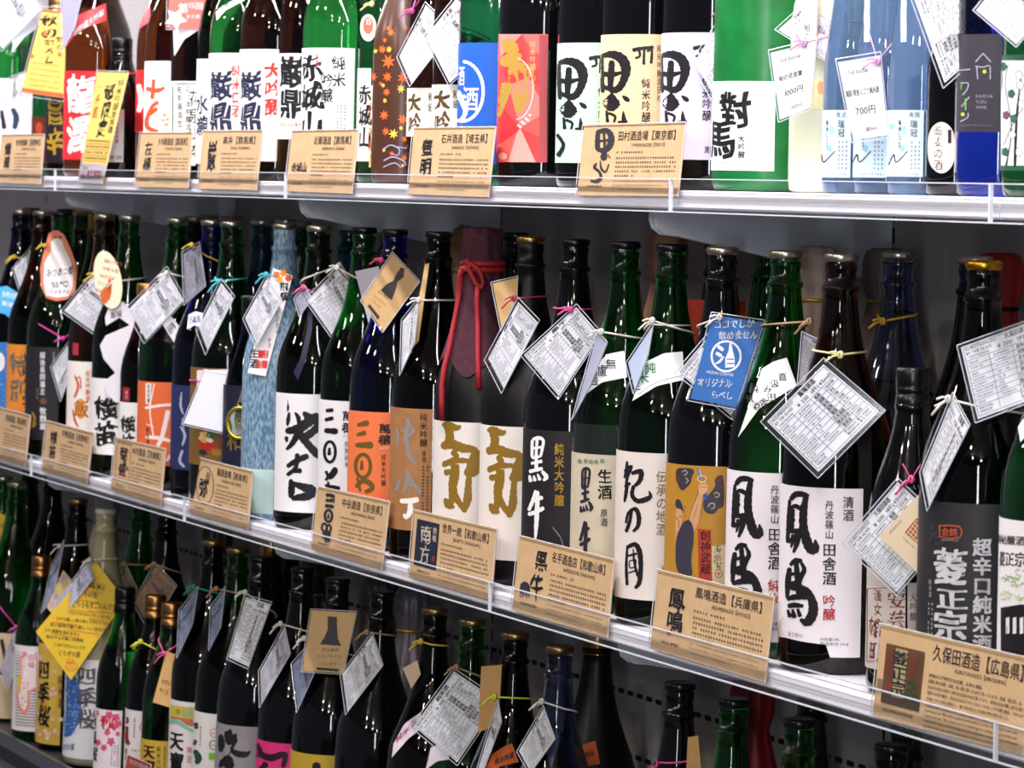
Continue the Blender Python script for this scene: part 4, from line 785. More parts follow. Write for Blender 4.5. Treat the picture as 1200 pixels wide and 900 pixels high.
# medal
C_ = Cyl(b, b.R + .004); mb = MB(); a0_, z0_ = C_.from_px(281, 496); gm_ = pmat('b8a83a', .3, .8)
def circ(r, off, n=24): return [C_.at(a0_ + r * math.cos(q), z0_ + r * 1.05 * math.sin(q), off) for q in np.linspace(0, 2 * math.pi, n, endpoint=False)]
v, f = tube(circ(.0195, 0), .0028, 8, True); mb.add(v, f, gm_); P_ = circ(.0185, .0); mb.add(P_, [tuple(range(24)), tuple(range(23, -1, -1))], pmat('dfe2da', .4)); P_ = [C_.at(a0_, z0_ + .024, 0)]; v, f = tube([C_.at(a0_ + .004 * math.cos(q), z0_ + .026 + .004 * math.sin(q), 0) for q in np.linspace(0, 6.283, 9)[:-1]], .0012, 6, True); mb.add(v, f, gm_)
v, f = tube([C_.at(a0_, z0_ + .028, 0), C_.at(a0_ + .012, z0_ + .07, 0), C_.at(a0_ + .02, z0_ + .10, -.008)], .003, 6); mb.add(v, f, pmat('c9a8b8', .4)); medal = mb.build('medal', b.root, True)
i = Ink(C_, .0006); i.column('和', 281.5, 489, 504, '6a7a3a', 1.1, .02, .05); i.build(medal)
b = Mb('M11', 334, 262, 'big', 'frost', 'silver', 'frosted pale blue bottle with milky sediment at its base')
b.lab = None; v, f = lathe([(.005, .0455), (.009, .0490), (.02, .0497), (.068, .0497), (.0685, .03)], 36); v, f = lathe([(.004, .0500), (.010, .0524), (.02, .0528), (.066, .0528), (.0675, .0524)], 48, None, False); link('milky_sediment', v, f, pmat('b7d3d2', .25, spec=.5), b.root, smooth=True)
b = Mb('M12', 374, 266, 'big', 'olive', 'silver', 'olive green bottle with one huge black brush character on white'); i = b.label(335.5, 382, 462, 601, 'edeaee', bump=.2); C = CV(250, 430)
for L in ([(357, 215, 8), (352, 250, 14), (348, 275, 6)], [(385, 215, 8), (400, 240, 16), (400, 270, 10)], [(346, 300, 20), (400, 290, 34), (440, 262, 34), (480, 240, 36), (495, 270, 34), (470, 300, 26), (430, 330, 30)], [(425, 215, 14), (445, 235, 30)], [(400, 310, 24), (370, 360, 18), (346, 385, 10)], [(410, 320, 26), (450, 370, 26), (490, 410, 28), (525, 428, 18)], [(350, 465, 14), (390, 440, 20), (440, 418, 20)], [(395, 410, 16), (388, 470, 14), (350, 505, 14)], [(370, 490, 10), (410, 486, 18)], [(365, 530, 14), (368, 580, 24), (362, 610, 12)], [(370, 545, 14), (420, 562, 26), (462, 580, 36), (440, 605, 30), (395, 612, 22), (372, 618, 14)], [(350, 150, 0.1), (352, 190, 8), (350, 210, 4)], [(344, 330, 14), (346, 350, 8)]): i.brush(C(L), BK)
end(i); i = b.sash([(359, 352), (361, 382), (352, 420), (344, 436)], [(366, 358), (366, 385), (358, 422), (349, 446)], '2a2240', 'ribbon_strip', n=14); end(i)
b = Mb('M13', 427, 268, 'big', 'green', 'black', 'green bottle with bars and a ring in black on a white label', row=.075); i = b.label(381.5, 416.5, 470, 600, 'ebe8ec')
def manjo(i, C, col, x=0, y=0, s4=True):
    for L in ([(532, 205, 12), (560, 202, 14)], [(528, 248, 12), (560, 240, 14)], [(527, 298, 16), (578, 302, 22)], [(546, 380, 8), (545, 410, 14)]): i.brush(C([(a + x, b_ + y, w_) for a, b_, w_ in L]), col)
    c0 = C([(548 + x, 398 + y)])[0]; i.ring(c0[0], c0[1], 6.4, 12, 2.6, col, 24)
    for L in ([(530, 490, 10), (550, 520, 12), (575, 490, 14), (570, 475, 10), (555, 495, 10), (530, 530, 10)], [(528, 555, 10), (590, 570, 16)], [(540, 540, 8), (545, 580, 12)]): i.brush(C([(a + x, b_ + y, w_) for a, b_, w_ in L]), col)
manjo(i, C, BK); i.column('萬穣', 407.5, 481, 508, BK, 1.0, .04, .06); i.column('特別純米', 406.5, 517, 548, BK, .7, .01); i.line('manjo', 402, 513, 412, 511, 4, 'd0606a'); end(i)
b = Mb('M14', 463, 270, 'big', 'cobalt', 'black', 'cobalt blue bottle with gold bars and ring on an orange label'); i = b.label(416.5, 462.5, 483, 616, 'ee7a48')
for L in ([(680, 272, 12), (724, 262, 20)], [(676, 318, 10), (712, 308, 16)], [(672, 366, 14), (742, 366, 24)], [(698, 440, 8), (697, 478, 14)], [(672, 560, 14), (700, 535, 16), (735, 545, 18), (745, 570, 16), (715, 585, 14)], [(676, 520, 8), (690, 580, 10)]): i.brush(C(L), '6a5420')
i.ring(250 + 703 / 4, 430 + 464 / 4, 8.6, 13.5, 3, '6a5420', 24); i.column('萬穣', 451, 496, 522, BK, 1.15, .04, .06); i.column('純米大吟醸', 449.5, 532, 570, BK, .75, .01); i.line('manjo', 445, 527, 456, 526, 4, 'f0e0d0'); end(i)
b = Mb('M15', 514, 273, 'big', 'dbrown', 'black', 'dark brown bottle with silver brush characters on a kraft label'); i = b.label(463.5, 506, 479, 622, 'a8764a', noise=.15)
for L in ([(862, 290, 6), (868, 330, 10), (862, 370, 6)], [(905, 240, 8), (915, 260, 14), (905, 320, 16), (912, 380, 14), (920, 420, 16), (950, 452, 12)], [(880, 300, 8), (905, 290, 8)], [(895, 345, 8), (940, 300, 10), (930, 285, 6)], [(925, 270, 8), (935, 300, 10)], [(860, 580, 10), (875, 530, 12)], [(905, 480, 8), (915, 500, 12), (905, 560, 12), (890, 590, 8)], [(915, 505, 14), (940, 550, 14), (972, 590, 10)], [(912, 545, 8), (930, 560, 10)]): i.brush(C(L), '8f8a86')
for L in ([(882, 628, 16), (920, 628, 18), (958, 622, 18)], [(925, 630, 16), (922, 680, 18), (905, 705, 14), (895, 690, 8)]): i.brush(C(L), 'f2eeea')
i.column('純米吟醸', 496.5, 484, 524, '2a1c14', .95, .02, .03); i.column('清酒', 497, 528, 542, '3a2a20', .7); small_print(i, 494, 503, 545, 606, 2, '3a2a20'); end(i)
def nan(i, C, col='8a6a1e'):
    for L in ([(278, 232, 10), (300, 232, 20), (340, 245, 16), (358, 238, 8)], [(300, 236, 22), (310, 280, 22), (302, 330, 24)], [(278, 330, 20), (320, 322, 24), (370, 340, 24), (420, 350, 20), (432, 400, 44), (415, 440, 40), (385, 460, 18)], [(350, 340, 12), (325, 365, 12), (345, 375, 10), (318, 400, 14), (282, 412, 12)], [(280, 420, 12), (330, 400, 16), (390, 398, 12)], [(318, 395, 14), (328, 440, 14), (322, 500, 20), (325, 560, 22), (315, 600, 14)], [(345, 420, 10), (345, 470, 10), (330, 520, 14)], [(290, 455, 16), (320, 450, 14)], [(400, 460, 14), (395, 530, 18), (392, 580, 22), (375, 635, 14)], [(288, 580, 10), (305, 605, 22), (328, 618, 8)], [(335, 555, 14), (350, 590, 16), (380, 632, 12)]): i.brush([(a, b_, w_ * 1.3) for a, b_, w_ in C(L)], col)
b = Mb('M16', 566, 279, 'big', 'mblack', None, 'matte black bottle hooded in purple cloth tied with a red cord', name='wrapped_sake_bottle'); i = b.label(516.5, 571, 495, 640, 'e8e1dc', bump=.15); nan(i, CV(450, 440)); i.column('純米大吟醸', 567.5, 503, 545, BK, .55, .02); end(i)
# cloth hood and cord
def pl(a, z): return 1 + .05 * math.sin(7 * a + 3) + .03 * math.sin(13 * a + z * 60)
v, f = lathe([(z, float(b.rad(z)) + .004 + e) for z, e in ((.255, .001), (.27, 0), (.29, 0), (.31, 0), (.33, .001), (.343, .003), (.352, .002), (.36, .003), (.375, .004), (.388, .005), (.397, .004))] + [(.399, .010), (.396, .004)], 48, pl, False)
vv = []
for k, (x, y, z) in enumerate(v):
    if k < 48: a = math.atan2(y, x) - math.atan2(b.cd[1], b.cd[0]); z = z - .030 * abs(((a / (math.pi / 2) + .2) % 1) * 2 - 1) ; r = float(b.rad(z)) + .004; q = math.hypot(x, y); x, y = x * r / q, y * r / q
    vv.append((x, y, z))
cl = link('cloth_hood', vv, f, pmat('4a2c36', .85, spec=.1, noise=.2, bump=.6, scale=140), b.root, smooth=True)
mb = MB(); cm = pmat('a01c28', .6, bump=.5, scale=300, noise=.25)
for dz in (.350, .357):
    R_ = .0235; v, f = tube([(R_ * math.cos(a), R_ * math.sin(a), dz) for a in np.linspace(0, 6.283, 25)[:-1]], .0036, 8, True); mb.add(v, f, cm)
Sh = Cyl(b, .027)
def cordpts(px, r_of=None):
    out = []
    for x, y in px:
        z = Cyl(b, .03).from_px(x, y)[1]; rr = max(float(b.rad(z)) + .008, .027); A_, Z_ = Cyl(b, rr).from_px(x, y); out.append(Cyl(b, rr).at(A_, Z_))
    return out
for px, r_ in (([(547, 311), (540, 320), (538, 345), (533, 375), (527, 405), (521, 430), (518, 450), (517.5, 470), (518, 492)], .0034), ([(548, 311), (552, 320), (558, 333), (564, 337), (568, 331), (562, 318), (553, 309), (547, 310)], .0034), ([(560, 336), (559, 350), (560, 380), (560, 410), (560.5, 430), (561, 456)], .0034), ([(543, 309), (548, 306), (553, 311), (548, 316), (543, 313)], .004)):
    v, f = tube(cordpts(px), r_, 8); mb.add(v, f, cm)
mb.build('red_cord', b.root, True)
b = Mb('M17', 622, 280, 'big', 'mblack', 'gold', 'matte black bottle with a gold brush character and a bare neck', row=.072); i = b.label(570.5, 620, 500, 657, 'e8e1dc', bump=.15); nan(i, CV(503, 446)); i.column('純米大吟醸', 616.5, 509, 555, BK, .55, .02); end(i)
KURO = [[(700, 300, 10), (725, 292, 12), (748, 305, 10), (742, 350, 10), (735, 380, 8)], [(697, 305, 10), (696, 350, 10), (700, 385, 10), (735, 378, 8)], [(700, 342, 8), (738, 336, 8)], [(720, 298, 10), (716, 360, 10), (716, 440, 12)], [(694, 412, 10), (740, 402, 12)], [(686, 450, 12), (742, 436, 12)], [(684, 470, 8), (690, 495, 14)], [(704, 470, 6), (710, 492, 12)], [(722, 462, 6), (732, 488, 12)], [(744, 450, 10), (762, 475, 16), (750, 492, 8)], [(712, 540, 8), (700, 585, 12), (682, 630, 12)], [(695, 592, 10), (742, 572, 14)], [(682, 650, 14), (715, 640, 14), (748, 622, 14)], [(722, 545, 12), (720, 620, 16), (716, 700, 14), (712, 762, 8)]]
b = Mb('M18', 674, 282, 'big', 'black', 'black', 'black bottle with white and gold characters on a black label'); i = b.label(620, 677, 505, 650, '211d22', bump=.2, wave=None); C = CV(450, 440)
for L in KURO: i.brush(C(L), 'f2f0f2')
i.column('純米大吟醸', 655.5, 519, 594, 'b8902e', .78, .03); i.brush([(648, 618, 1), (657, 630, 1.2), (660, 640, 1)], '8a868e'); end(i)
b = Mb('M19', 733, 284, 'big', 'green', 'black', 'green bottle with dark characters on parchment under a clear film', row=.066); i = b.label(678, 731, 533, 690, 'cfc3ac', noise=.1, bump=.2)
for L in KURO: i.brush(C([(x + 234 - (x - 700) * .35, y + 143, w_ * .85) for x, y, w_ in L]), '2c2434')
i.column('生酒', 709, 549, 586, BK, .95, .03, .05); i.column('原酒', 708, 596, 617, BK, .85); i.line('2017.9', 720, 678, 730, 680, 4, '55505a')
for x, y in ((680, 540), (687, 540), (693, 541), (699, 541), (706, 540)): i.disc(x, y, 2.6, 2.4, '7f8a72')
end(i); i2 = b.label(677.5, 732, 498, 534, 'ffffff', name='clear_film', mat=clear(), r=b.R + .0003); i = b.sash([(697, 429), (712, 415), (731, 411)], [(680, 467), (705, 448), (735, 442)], 'e9ebee')
i.line('濾', 697, 446, 706, 437, 12, BK) if False else None; i.column('無', 716, 420, 433, BK, 1); i.column('濾', 704, 427, 442, BK, 1); i.column('過', 694, 436, 452, BK, .9); end(i)
b = Mb('M20', 787, 287, 'big', 'green', 'black', 'green bottle with large black cursive characters and tan side characters'); i = b.label(731.5, 792, 531, 704, 'e2d8d2', bump=.35); C = CV(670, 460)
for L in ([(262, 325, 8), (258, 370, 12), (248, 400, 6)], [(250, 368, 8), (282, 345, 10), (262, 400, 10), (258, 440, 10)], [(252, 440, 10), (275, 425, 10)], [(262, 425, 12), (256, 475, 12), (250, 510, 8)], [(285, 378, 12), (325, 370, 18), (322, 410, 16), (300, 435, 12)], [(292, 438, 12), (285, 480, 14), (310, 508, 16), (350, 500, 18), (370, 485, 14), (362, 460, 4)], [(282, 560, 10), (272, 610, 12), (258, 650, 12)], [(256, 610, 8), (268, 565, 10), (300, 545, 14), (316, 580, 16), (312, 625, 14), (290, 650, 8)], [(262, 725, 12), (300, 712, 16), (320, 750, 18), (325, 820, 16), (318, 890, 16), (300, 915, 10)], [(262, 730, 8), (258, 820, 10), (262, 900, 10)], [(268, 765, 7), (305, 755, 8)], [(272, 790, 6), (300, 785, 7), (298, 815, 6), (275, 820, 6), (272, 795, 5)], [(290, 735, 6), (296, 800, 8), (312, 860, 10)], [(268, 845, 6), (300, 835, 7)], [(310, 740, 5), (316, 752, 7)]): i.brush(C(L), BK)
i.column('伝承の地酒', 775.5, 551, 628, '93704a', .88, .012); i.line('清酒', 774, 669, 789, 671, 7, BK); end(i)
i = b.sash([(757, 424), (778, 414), (800, 412)], [(741, 470), (770, 452), (802, 445)], 'e9ebee'); i.column('純', 762, 424, 438, '1f7a4a', 1); i.column('米', 753, 434, 450, '1f7a4a', 1); i.column('生', 745, 445, 458, '1f5a4a', .9); i.brush([(748, 462, 1), (770, 448, 1), (800, 440, 1)], '8ab0a0'); end(i)
b = Mb('M21', 847, 291, 'big', 'black', 'silver', 'black bottle with a painted label of an arm raising a sword'); i = b.label(792.5, 850, 546, 690, 'b8862e', noise=.08); C = CV(780, 520, 5)
cloud = '3c363c'
for P in ([(62, 145), (100, 140), (165, 145), (170, 170), (155, 190), (150, 230), (125, 255), (105, 275), (85, 265), (75, 235), (62, 215)], [(340, 180), (310, 185), (285, 210), (295, 250), (250, 300), (222, 330), (220, 380), (245, 412), (290, 410), (310, 375), (345, 370)]): i.blob(C(P), cloud)
for L in ([(300, 195, 8), (312, 215, 12), (330, 205, 8)], [(70, 190, 8), (80, 215, 10)], [(320, 260, 10), (338, 240, 8)]): i.brush(C(L), '6a2a34')
for L in ([(285, 295, 6), (300, 285, 7), (315, 300, 7), (300, 315, 6), (290, 308, 5)], [(250, 370, 6), (262, 350, 7), (285, 352, 7), (285, 375, 6), (268, 380, 6)], [(100, 165, 5), (118, 155, 6), (128, 172, 6), (112, 185, 5)], [(120, 200, 5), (135, 215, 6), (122, 232, 5)]): i.brush(C(L), 'a9a0a0')
i.poly(C([(185, 148), (200, 148), (218, 200), (204, 205)]), '4a78c8'); i.poly(C([(195, 148), (200, 148), (216, 198), (211, 201)]), 'b8c8e0')
i.brush(C([(222, 280, 16), (235, 310, 16), (243, 325, 12)]), '2a48b0')
i.blob(C([(150, 480), (135, 440), (150, 380), (175, 330), (190, 290), (215, 285), (222, 300), (215, 350), (205, 420), (190, 480), (165, 520)]), 'd09a6c'); i.blob(C([(190, 290), (192, 250), (200, 225), (225, 218), (250, 235), (252, 265), (238, 285), (220, 300)]), 'd8a476')
for L in ([(198, 240, 2), (222, 232, 2), (248, 240, 2)], [(205, 255, 2), (250, 255, 2)], [(148, 470, 3), (140, 440, 3), (155, 380, 3), (188, 300, 3), (192, 250, 3)], [(205, 420, 3), (217, 350, 3), (222, 300, 3)], [(185, 360, 2), (178, 400, 2), (160, 440, 2)]): i.brush(C(L), '5a3020')
i.ring(780 + 215 / 5, 520 + 205 / 5, 5, 3.6, .9, 'd8d2c0', 16)
i.blob(C([(60, 370), (95, 380), (105, 420), (98, 470), (90, 520), (75, 580), (62, 590)]), 'd09a6c'); i.blob(C([(60, 330), (80, 320), (100, 350), (108, 400), (96, 385), (62, 375)]), '2e3450')
for L in ([(64, 435, 4), (76, 440, 4)], [(84, 428, 4), (98, 425, 4)], [(78, 445, 2), (84, 480, 3), (76, 490, 2)], [(70, 520, 3), (84, 516, 3)], [(112, 380, 2), (118, 400, 2)], [(112, 360, 2), (122, 372, 2)]): i.brush(C(L), '3a2018')
i.blob(C([(62, 560), (85, 500), (105, 460), (140, 440), (165, 480), (168, 560), (155, 640), (150, 700), (165, 775), (110, 765), (62, 745)]), '3a3648')
i.poly(C([(190, 498), (265, 503), (270, 805), (195, 790)]), 'b03a2a'); i.column('創神武蔵', 827, 621, 673, '3a1414', .95, .03, .05); i.poly(C([(272, 600), (350, 590), (352, 820), (274, 808)]), 'd9c59a'); i.column('春信写', 842, 638, 668, BK, .7, .01, .08); i.column('二代目歌', 837.5, 640, 660, BK, .5); seal(i, 842, 672, 4, 'b0483a'); end(i)
i = b.sash([(805, 440), (815, 444), (826, 466)], [(800, 482), (806, 474), (828, 468)], 'c9a088') if False else None
HO = [[(110, 500, 14), (130, 478, 18), (160, 476, 18), (190, 484, 12)], [(104, 505, 10), (100, 570, 12), (98, 640, 14), (93, 700, 10)], [(180, 486, 16), (168, 560, 24), (168, 630, 26), (185, 700, 30), (205, 735, 30), (225, 728, 24), (222, 690, 6)], [(108, 540, 8), (130, 532, 14), (158, 545, 14)], [(115, 550, 18), (112, 600, 18), (110, 650, 18)], [(112, 650, 16), (135, 648, 14), (160, 640, 10)], [(112, 600, 8), (128, 596, 8)], [(100, 700, 12), (108, 690, 14), (118, 700, 10)], [(120, 670, 14), (118, 700, 10), (110, 725, 6)], [(150, 650, 12), (140, 700, 16), (122, 748, 8)], [(132, 660, 8), (130, 700, 8)]]
MEI = [[(108, 808, 10), (130, 788, 16), (158, 790, 14)], [(104, 825, 14), (98, 870, 18), (96, 905, 18), (92, 960, 10)], [(135, 800, 14), (140, 860, 18), (145, 900, 20), (150, 960, 18)], [(108, 852, 10), (140, 846, 10)], [(100, 900, 16), (150, 892, 18)], [(95, 965, 14), (150, 955, 20), (205, 955, 22), (195, 975, 10)], [(150, 890, 12), (158, 860, 16), (172, 830, 14), (160, 800, 10)], [(112, 915, 14), (160, 920, 22), (190, 930, 18)], [(190, 930, 18), (212, 990, 28), (210, 1040, 30), (185, 1075, 28), (155, 1065, 10)], [(100, 1000, 14), (130, 996, 16), (165, 1000, 10)], [(96, 1020, 8), (106, 1048, 14)], [(118, 1018, 8), (126, 1050, 16)], [(142, 1015, 8), (152, 1046, 14)]]
def houmei(b, i, dx, dy, sc, kind, kc):
    C = CV(900, 460)
    for L in HO + MEI: i.brush([(986 - 63 + (x - 986 + 63) * sc + dx, y + dy, w_ * sc * 1.12) for x, y, w_ in C(L)], BK)
    i.column('丹波篠山', 972 + dx, 586 + dy, 632 + dy, BK, .9, .01, .02); i.column('田舎酒', 972 + dx, 636 + dy, 686 + dy, BK, .98, .025, .03); i.column(kind, 971.5 + dx, 696 + dy, 728 + dy, kc, .95, .02, .04); i.column('清酒', 994 + dx, 581 + dy, 611 + dy, BK, .9, .01)
    i.line('内容量1.8L', 961 + dx, 751 + dy, 984 + dx, 751 + dy, 4, BK); i.line('製造年月 29.8', 961 + dx, 756 + dy, 994 + dx, 757 + dy, 4, BK); i.line('ほうめい', 924 + dx, 745 + dy, 942 + dx, 748 + dy, 6, BK)
b = Mb('M22', 921, 296, 'big', 'green', 'silver', 'green bottle with huge brush characters, left of the brown lookalike'); i = b.label(859, 926, 554, 752, 'e9e2e8'); houmei(b, i, -64, -18, .96, '純米', 'b02028'); end(i)
i = b.sash([(893, 432), (906, 424), (922, 419)], [(865, 512), (890, 478), (934, 452)], 'e9ebee'); 
for tx, x, y in (('直', 917, 442), ('汲', 908, 450), ('み', 899, 456), ('田', 904, 466), ('舎', 895, 472), ('酒', 886, 476), ('純', 884, 456), ('米', 879, 468)): i.column(tx, x, y - 6, y + 5, BK, 1, .01, .06)
end(i)
b = Mb('M23', 986, 303, 'big', 'brown', 'silver', 'brown bottle with huge brush characters and torn lower label edge'); i = b.label(922, 1009.5, 572, 770, 'ebe4ea', wave=lambda a, aL, aR: np.where((a - aL) / (aR - aL) < .74, .014 - .006 * np.abs((a - aL) / (aR - aL) - .3), 0)); houmei(b, i, 0, 0, 1, '吟醸', 'b02028'); end(i)
b = Mb('M24', 1070, 460, 'mid', 'black', 'black', 'short black bottle with brown seal-like characters on a grey label', row=.05); i = b.label(1016, 1060, 668, 786, 'c4bab6'); i.poly([(1016.5, 686), (1061, 690), (1061, 738), (1016.5, 776)], 'cfc4bf'); i.column('漢女', 1029, 690, 722, '6a2a22', .9, .02, .06); i.column('雄町', 1026, 722, 776, '6a2a22', 1, .02, .06); i.column('安芸', 1051, 692, 738, '7a3a2c', 1, .015, .08); i.column('大吟醸', 1070, 694, 728, BK, .75, .01); i.poly([(1063.5, 683), (1085, 683), (1085, 784), (1063.5, 784)], 'bab0ac'); i.column('大吟醸', 1070, 694, 728, BK, .75, .01)
for L in ([(1017, 690, .8), (1040, 689, .8), (1062, 693, .8)], [(1017, 775, .8), (1034, 775, .8)], [(1017, 690, .8), (1017, 775, .8)]): i.brush(L, '7a3a2c')
end(i)
b = Mb('M25', 1153, 312, 'big', 'dbrown', 'amber', 'dark bottle with silver characters on a charcoal label'); i = b.label(1087, 1173, 590, 764, '2c2b30', noise=.1)
for k in range(24): x, y = 1089 + random.random() * 18, 612 + random.random() * 26; i.poly([(x, y), (x + 3, y), (x + 3, y + 4), (x, y + 4)], '38373d')
i.column('菱', 1113, 641, 688, 'd2d0d8', .95, .05, .05); i.column('正', 1115, 688, 716, 'd2d0d8', 1.5, .05, .04); i.column('宗', 1113, 714, 753, 'd2d0d8', 1.15, .05, .04)
i.column('超辛口純米酒', 1151, 630, 765, 'd2d0d8', .98, .05, .02); i.column('ひし', 1128.5, 656, 676, 'd2d0d8', .6, .03)
for L in ([(1102, 616, 1.4), (1125, 617, 1.4), (1125, 630, 1.4), (1102, 629, 1.4), (1102, 616, 1.4)],): i.brush(L, 'c85a34', 2)
i.line('金銘', 1104, 628, 1123, 629, 10, 'c85a34', .03); i.line('HISHIMASA', 1103, 634, 1124, 634.5, 3, '9a98a0'); i.column('純米酒', 1091, 678, 700, 'b0aeb8', .6); small_print(i, 1088, 1095, 704, 745, 2, '9a98a2'); end(i)
b = Mb('M26', 1171.5, 640, 'big', 'dgreen', 'gold', 'green bottle with brown characters and a green ink drawing, at the right edge', row=.068, sil=True); i = b.label(1172, 1230, 611, 770, 'e9e6ea'); i.column('吟醸酒', 1182, 624, 644, '4a3026', 1) if False else None
i.line('特帖醸酒', 1171, 637, 1203, 640, 12, '4a3026', .03); i.line('菱正宗', 1172, 663, 1204, 665, 18, '4a3026', .04)
for k in range(34): x, y = 1173 + random.random() * 50, 668 + random.random() * 36; i.brush([(x, y, .8), (x + 3, y + random.uniform(-3, 3), 1.2), (x + 6, y + random.uniform(-2, 2), .8)], ['9ab84a', '6a9a3a', 'b8cc7a'][k % 3], 3)
i.poly([(1174, 712), (1198, 708), (1225, 712), (1225, 770), (1174, 766)], '17151c')
for x in (1180, 1188, 1196): i.poly([(x, 724), (x + 4, 723), (x + 4, 742), (x, 743)], 'e4e2e8')
end(i); i = b.sash([(1193, 500), (1200, 490), (1208, 486)], [(1196, 518), (1204, 508), (1212, 504)], 'e8e6ea'); end(i)
# ---------------------------------------------------------------- middle shelf, rows behind
GB = 'bottles standing behind on the middle shelf'
def wrapped(x, y, sh, row, col, label, tie='gold', H=.392, kind='paper', mat=None, sc=1.0, grp=None):
    """a tall bottle in a gathered bag: pleated bag, tie ring and the flaring top"""
    zb = {'m': Z_MID, 'l': Z_LOW}[sh]; p = on_y(x, y, row); t = root('wrapped_sake_bottle', label, 'bottle', grp, loc=(float(p[0]), row, zb)); ph = random.random() * 6
    def pl(a, z): return 1 + (.02 + .05 * min(1, max(0, (z - .2) / .12))) * math.sin(9 * a + ph) + .02 * math.sin(17 * a + 2 * ph)
    h = float(p[2]) - zb; k = h / .40; P = [(0, .05), (.01, .053), (.19, .0535), (.215, .052), (.24, .046), (.265, .038), (.29, .030), (.315, .0235), (.335, .019), (.345, .0175), (.352, .0195), (.365, .0225), (.385, .0225), (.397, .019), (.40, .012)]
    v, f = lathe([(z * k, r) for z, r in P], 54, pl); m = mat or pmat(col, .7, noise=.15, bump=.3, scale=30); link('wrapping_bag', v, f, m, t, smooth=True)
    if tie:
        v, f = tube([(.0185 * math.cos(a), .0185 * math.sin(a), .3445 * k) for a in np.linspace(0, 6.283, 21)[:-1]], .0022, 6, True); link('tie', v, f, pmat(ELASTIC.get(tie, tie), .3, .7), t, smooth=True)
    return t
def Bb(key, x, y, gl, cap, label, row=.175, kind='big', **k): BT[key] = Bottle(x, y, 'm', row, kind, gl, cap, label, GB, **k); return BT[key]
Bb('B1', 36, 252, 'dbrown', 'black', 'dark bottle behind the leftmost orange labelled bottle', .17); Bb('B2', 78, 246, 'dgreen', 'black', 'dark green bottle with a black cap behind the bottle shaped tag', .2)
Bb('B3', 115, 247, 'olive', 'goldlong', 'bottle with a long gold foil neck behind the oval tag', .165); Bb('B4', 138, 247, 'dbrown', 'black', 'dark bottle with a black cap behind the green one by the cut-out paper', .255)
Bb('B5', 228, 256, 'dbrown', 'silver', 'dark brown bottle between the green and cobalt necks', .165); Bb('B6', 243, 252, 'dgreen', 'brown', 'dark bottle with a tan cap behind the cobalt neck', .25); Bb('B7', 271, 253, 'dbrown', 'brown', 'bottle with a tan cap behind the green neck with the cyan band', .25)
Bb('B8', 307, 253, 'teal', 'silver', 'teal bottle behind the frosted blue one', .17); Bb('B9', 335, 255, 'dbrown', 'silver', 'bottle with a silvery cap behind the frosted blue neck', .25); Bb('B10', 352, 260, 'green', 'brown', 'green bottle with a tan cap right of the frosted neck', .17)
b = Bb('B11', 410, 262, 'teal', 'white', 'blue-grey bottle with a pale paper cap and red ties', .18); b.ring(.30, .0016, 'b03040', 'red_tie')
Bb('B12', 458, 264, 'dbrown', 'white', 'bottle with a pale paper cap behind the cobalt neck with the kraft tag', .165); Bb('B13', 604, 271, 'dbrown', 'black', 'dark bottle behind the matte black ones', .17)
wrapped(537, 261, 'm', .255, '8a8a98', 'bottle in a greyish lilac bag behind the kraft labelled bottle', 'tan', grp=GB); wrapped(550, 266, 'm', .18, '8a6a50', 'bottle in brown paper behind the purple cloth hood', 'tan', grp=GB)
wrapped(783, 272, 'm', .22, 'b08468', 'bottle in a salmon paper bag behind the green bottles', 'gold', grp=GB)
b = Bb('B14', 843, 277, 'dgreen', 'black', 'green bottle with a black top and red label behind the blue tag', .20); i = b.label(816, 872, 352, 470, 'b0321e', ext=.05); end(i)
b = Bb('B15', 900, 279, 'green', 'black', 'green bottle with a black cap behind the right green one', .19)
wrapped(957, 288, 'm', .16, 'a59488', 'bottle in a pale pleated bag behind the brown neck', 'gold', grp=GB); wrapped(1038, 291, 'm', .256, '7a6a66', 'bottle in a dusky bag left of the pale blue one', 'gold', grp=GB)
b = Bb('B16', 1053, 298, 'lilac', 'silver', 'pale blue bottle with a yellow band at the back right', .2)
b = Bb('B17', 1143, 290, 'navy', 'silver', 'dark blue bottle with a silver foil top at the right', .165); wrapped(1172, 296, 'm', .256, '9a2420', 'bottle in a dark red bag with a black tie', '15141c', grp=GB)
band(BT['B16'], np.append(BT['B16'].cd * .032 + BT['B16'].rt * -.014, BT['B16'].z_at(1027, 375)), BT['B16'].z_at(1065, 366), 'gold', BT['B16'].root, rr=.0014)

# ---------------------------------------------------------------- base deck
def Lb(key, x, y, kind, gl, cap, label, row=.078, **k): BT[key] = Bottle(x, y, 'l', row, kind, gl, cap, label, GLW, **k); return BT[key]
b = Lb('L0', 4, 563, 'big', 'green', 'silver', 'green bottle at the lower left edge, behind the yellow tag'); 
b = Lb('L1', 20, 568, 'big', 'green', 'silver', 'green bottle with a white rimmed cap and cream label, lower left', row=.07); i = b.label(-14, 19, 742, 850, 'cdb89a'); i.brush([(2, 750, 3), (6, 775, 3), (1, 790, 3)], BK); end(i)
b = Lb('L2', 50, 657, 'mid', 'green', 'copper', 'green bottle with a white cat on a striped label', row=.05); i = b.label(18, 44, 757, 857, 'e4dfe4')
for k in range(26): i.brush([(19, 764 + k * 3.4, 1.1), (32, 765.5 + k * 3.4, 1.1), (43, 766 + k * 3.4, 1.1)], '4a4a5a', 3)
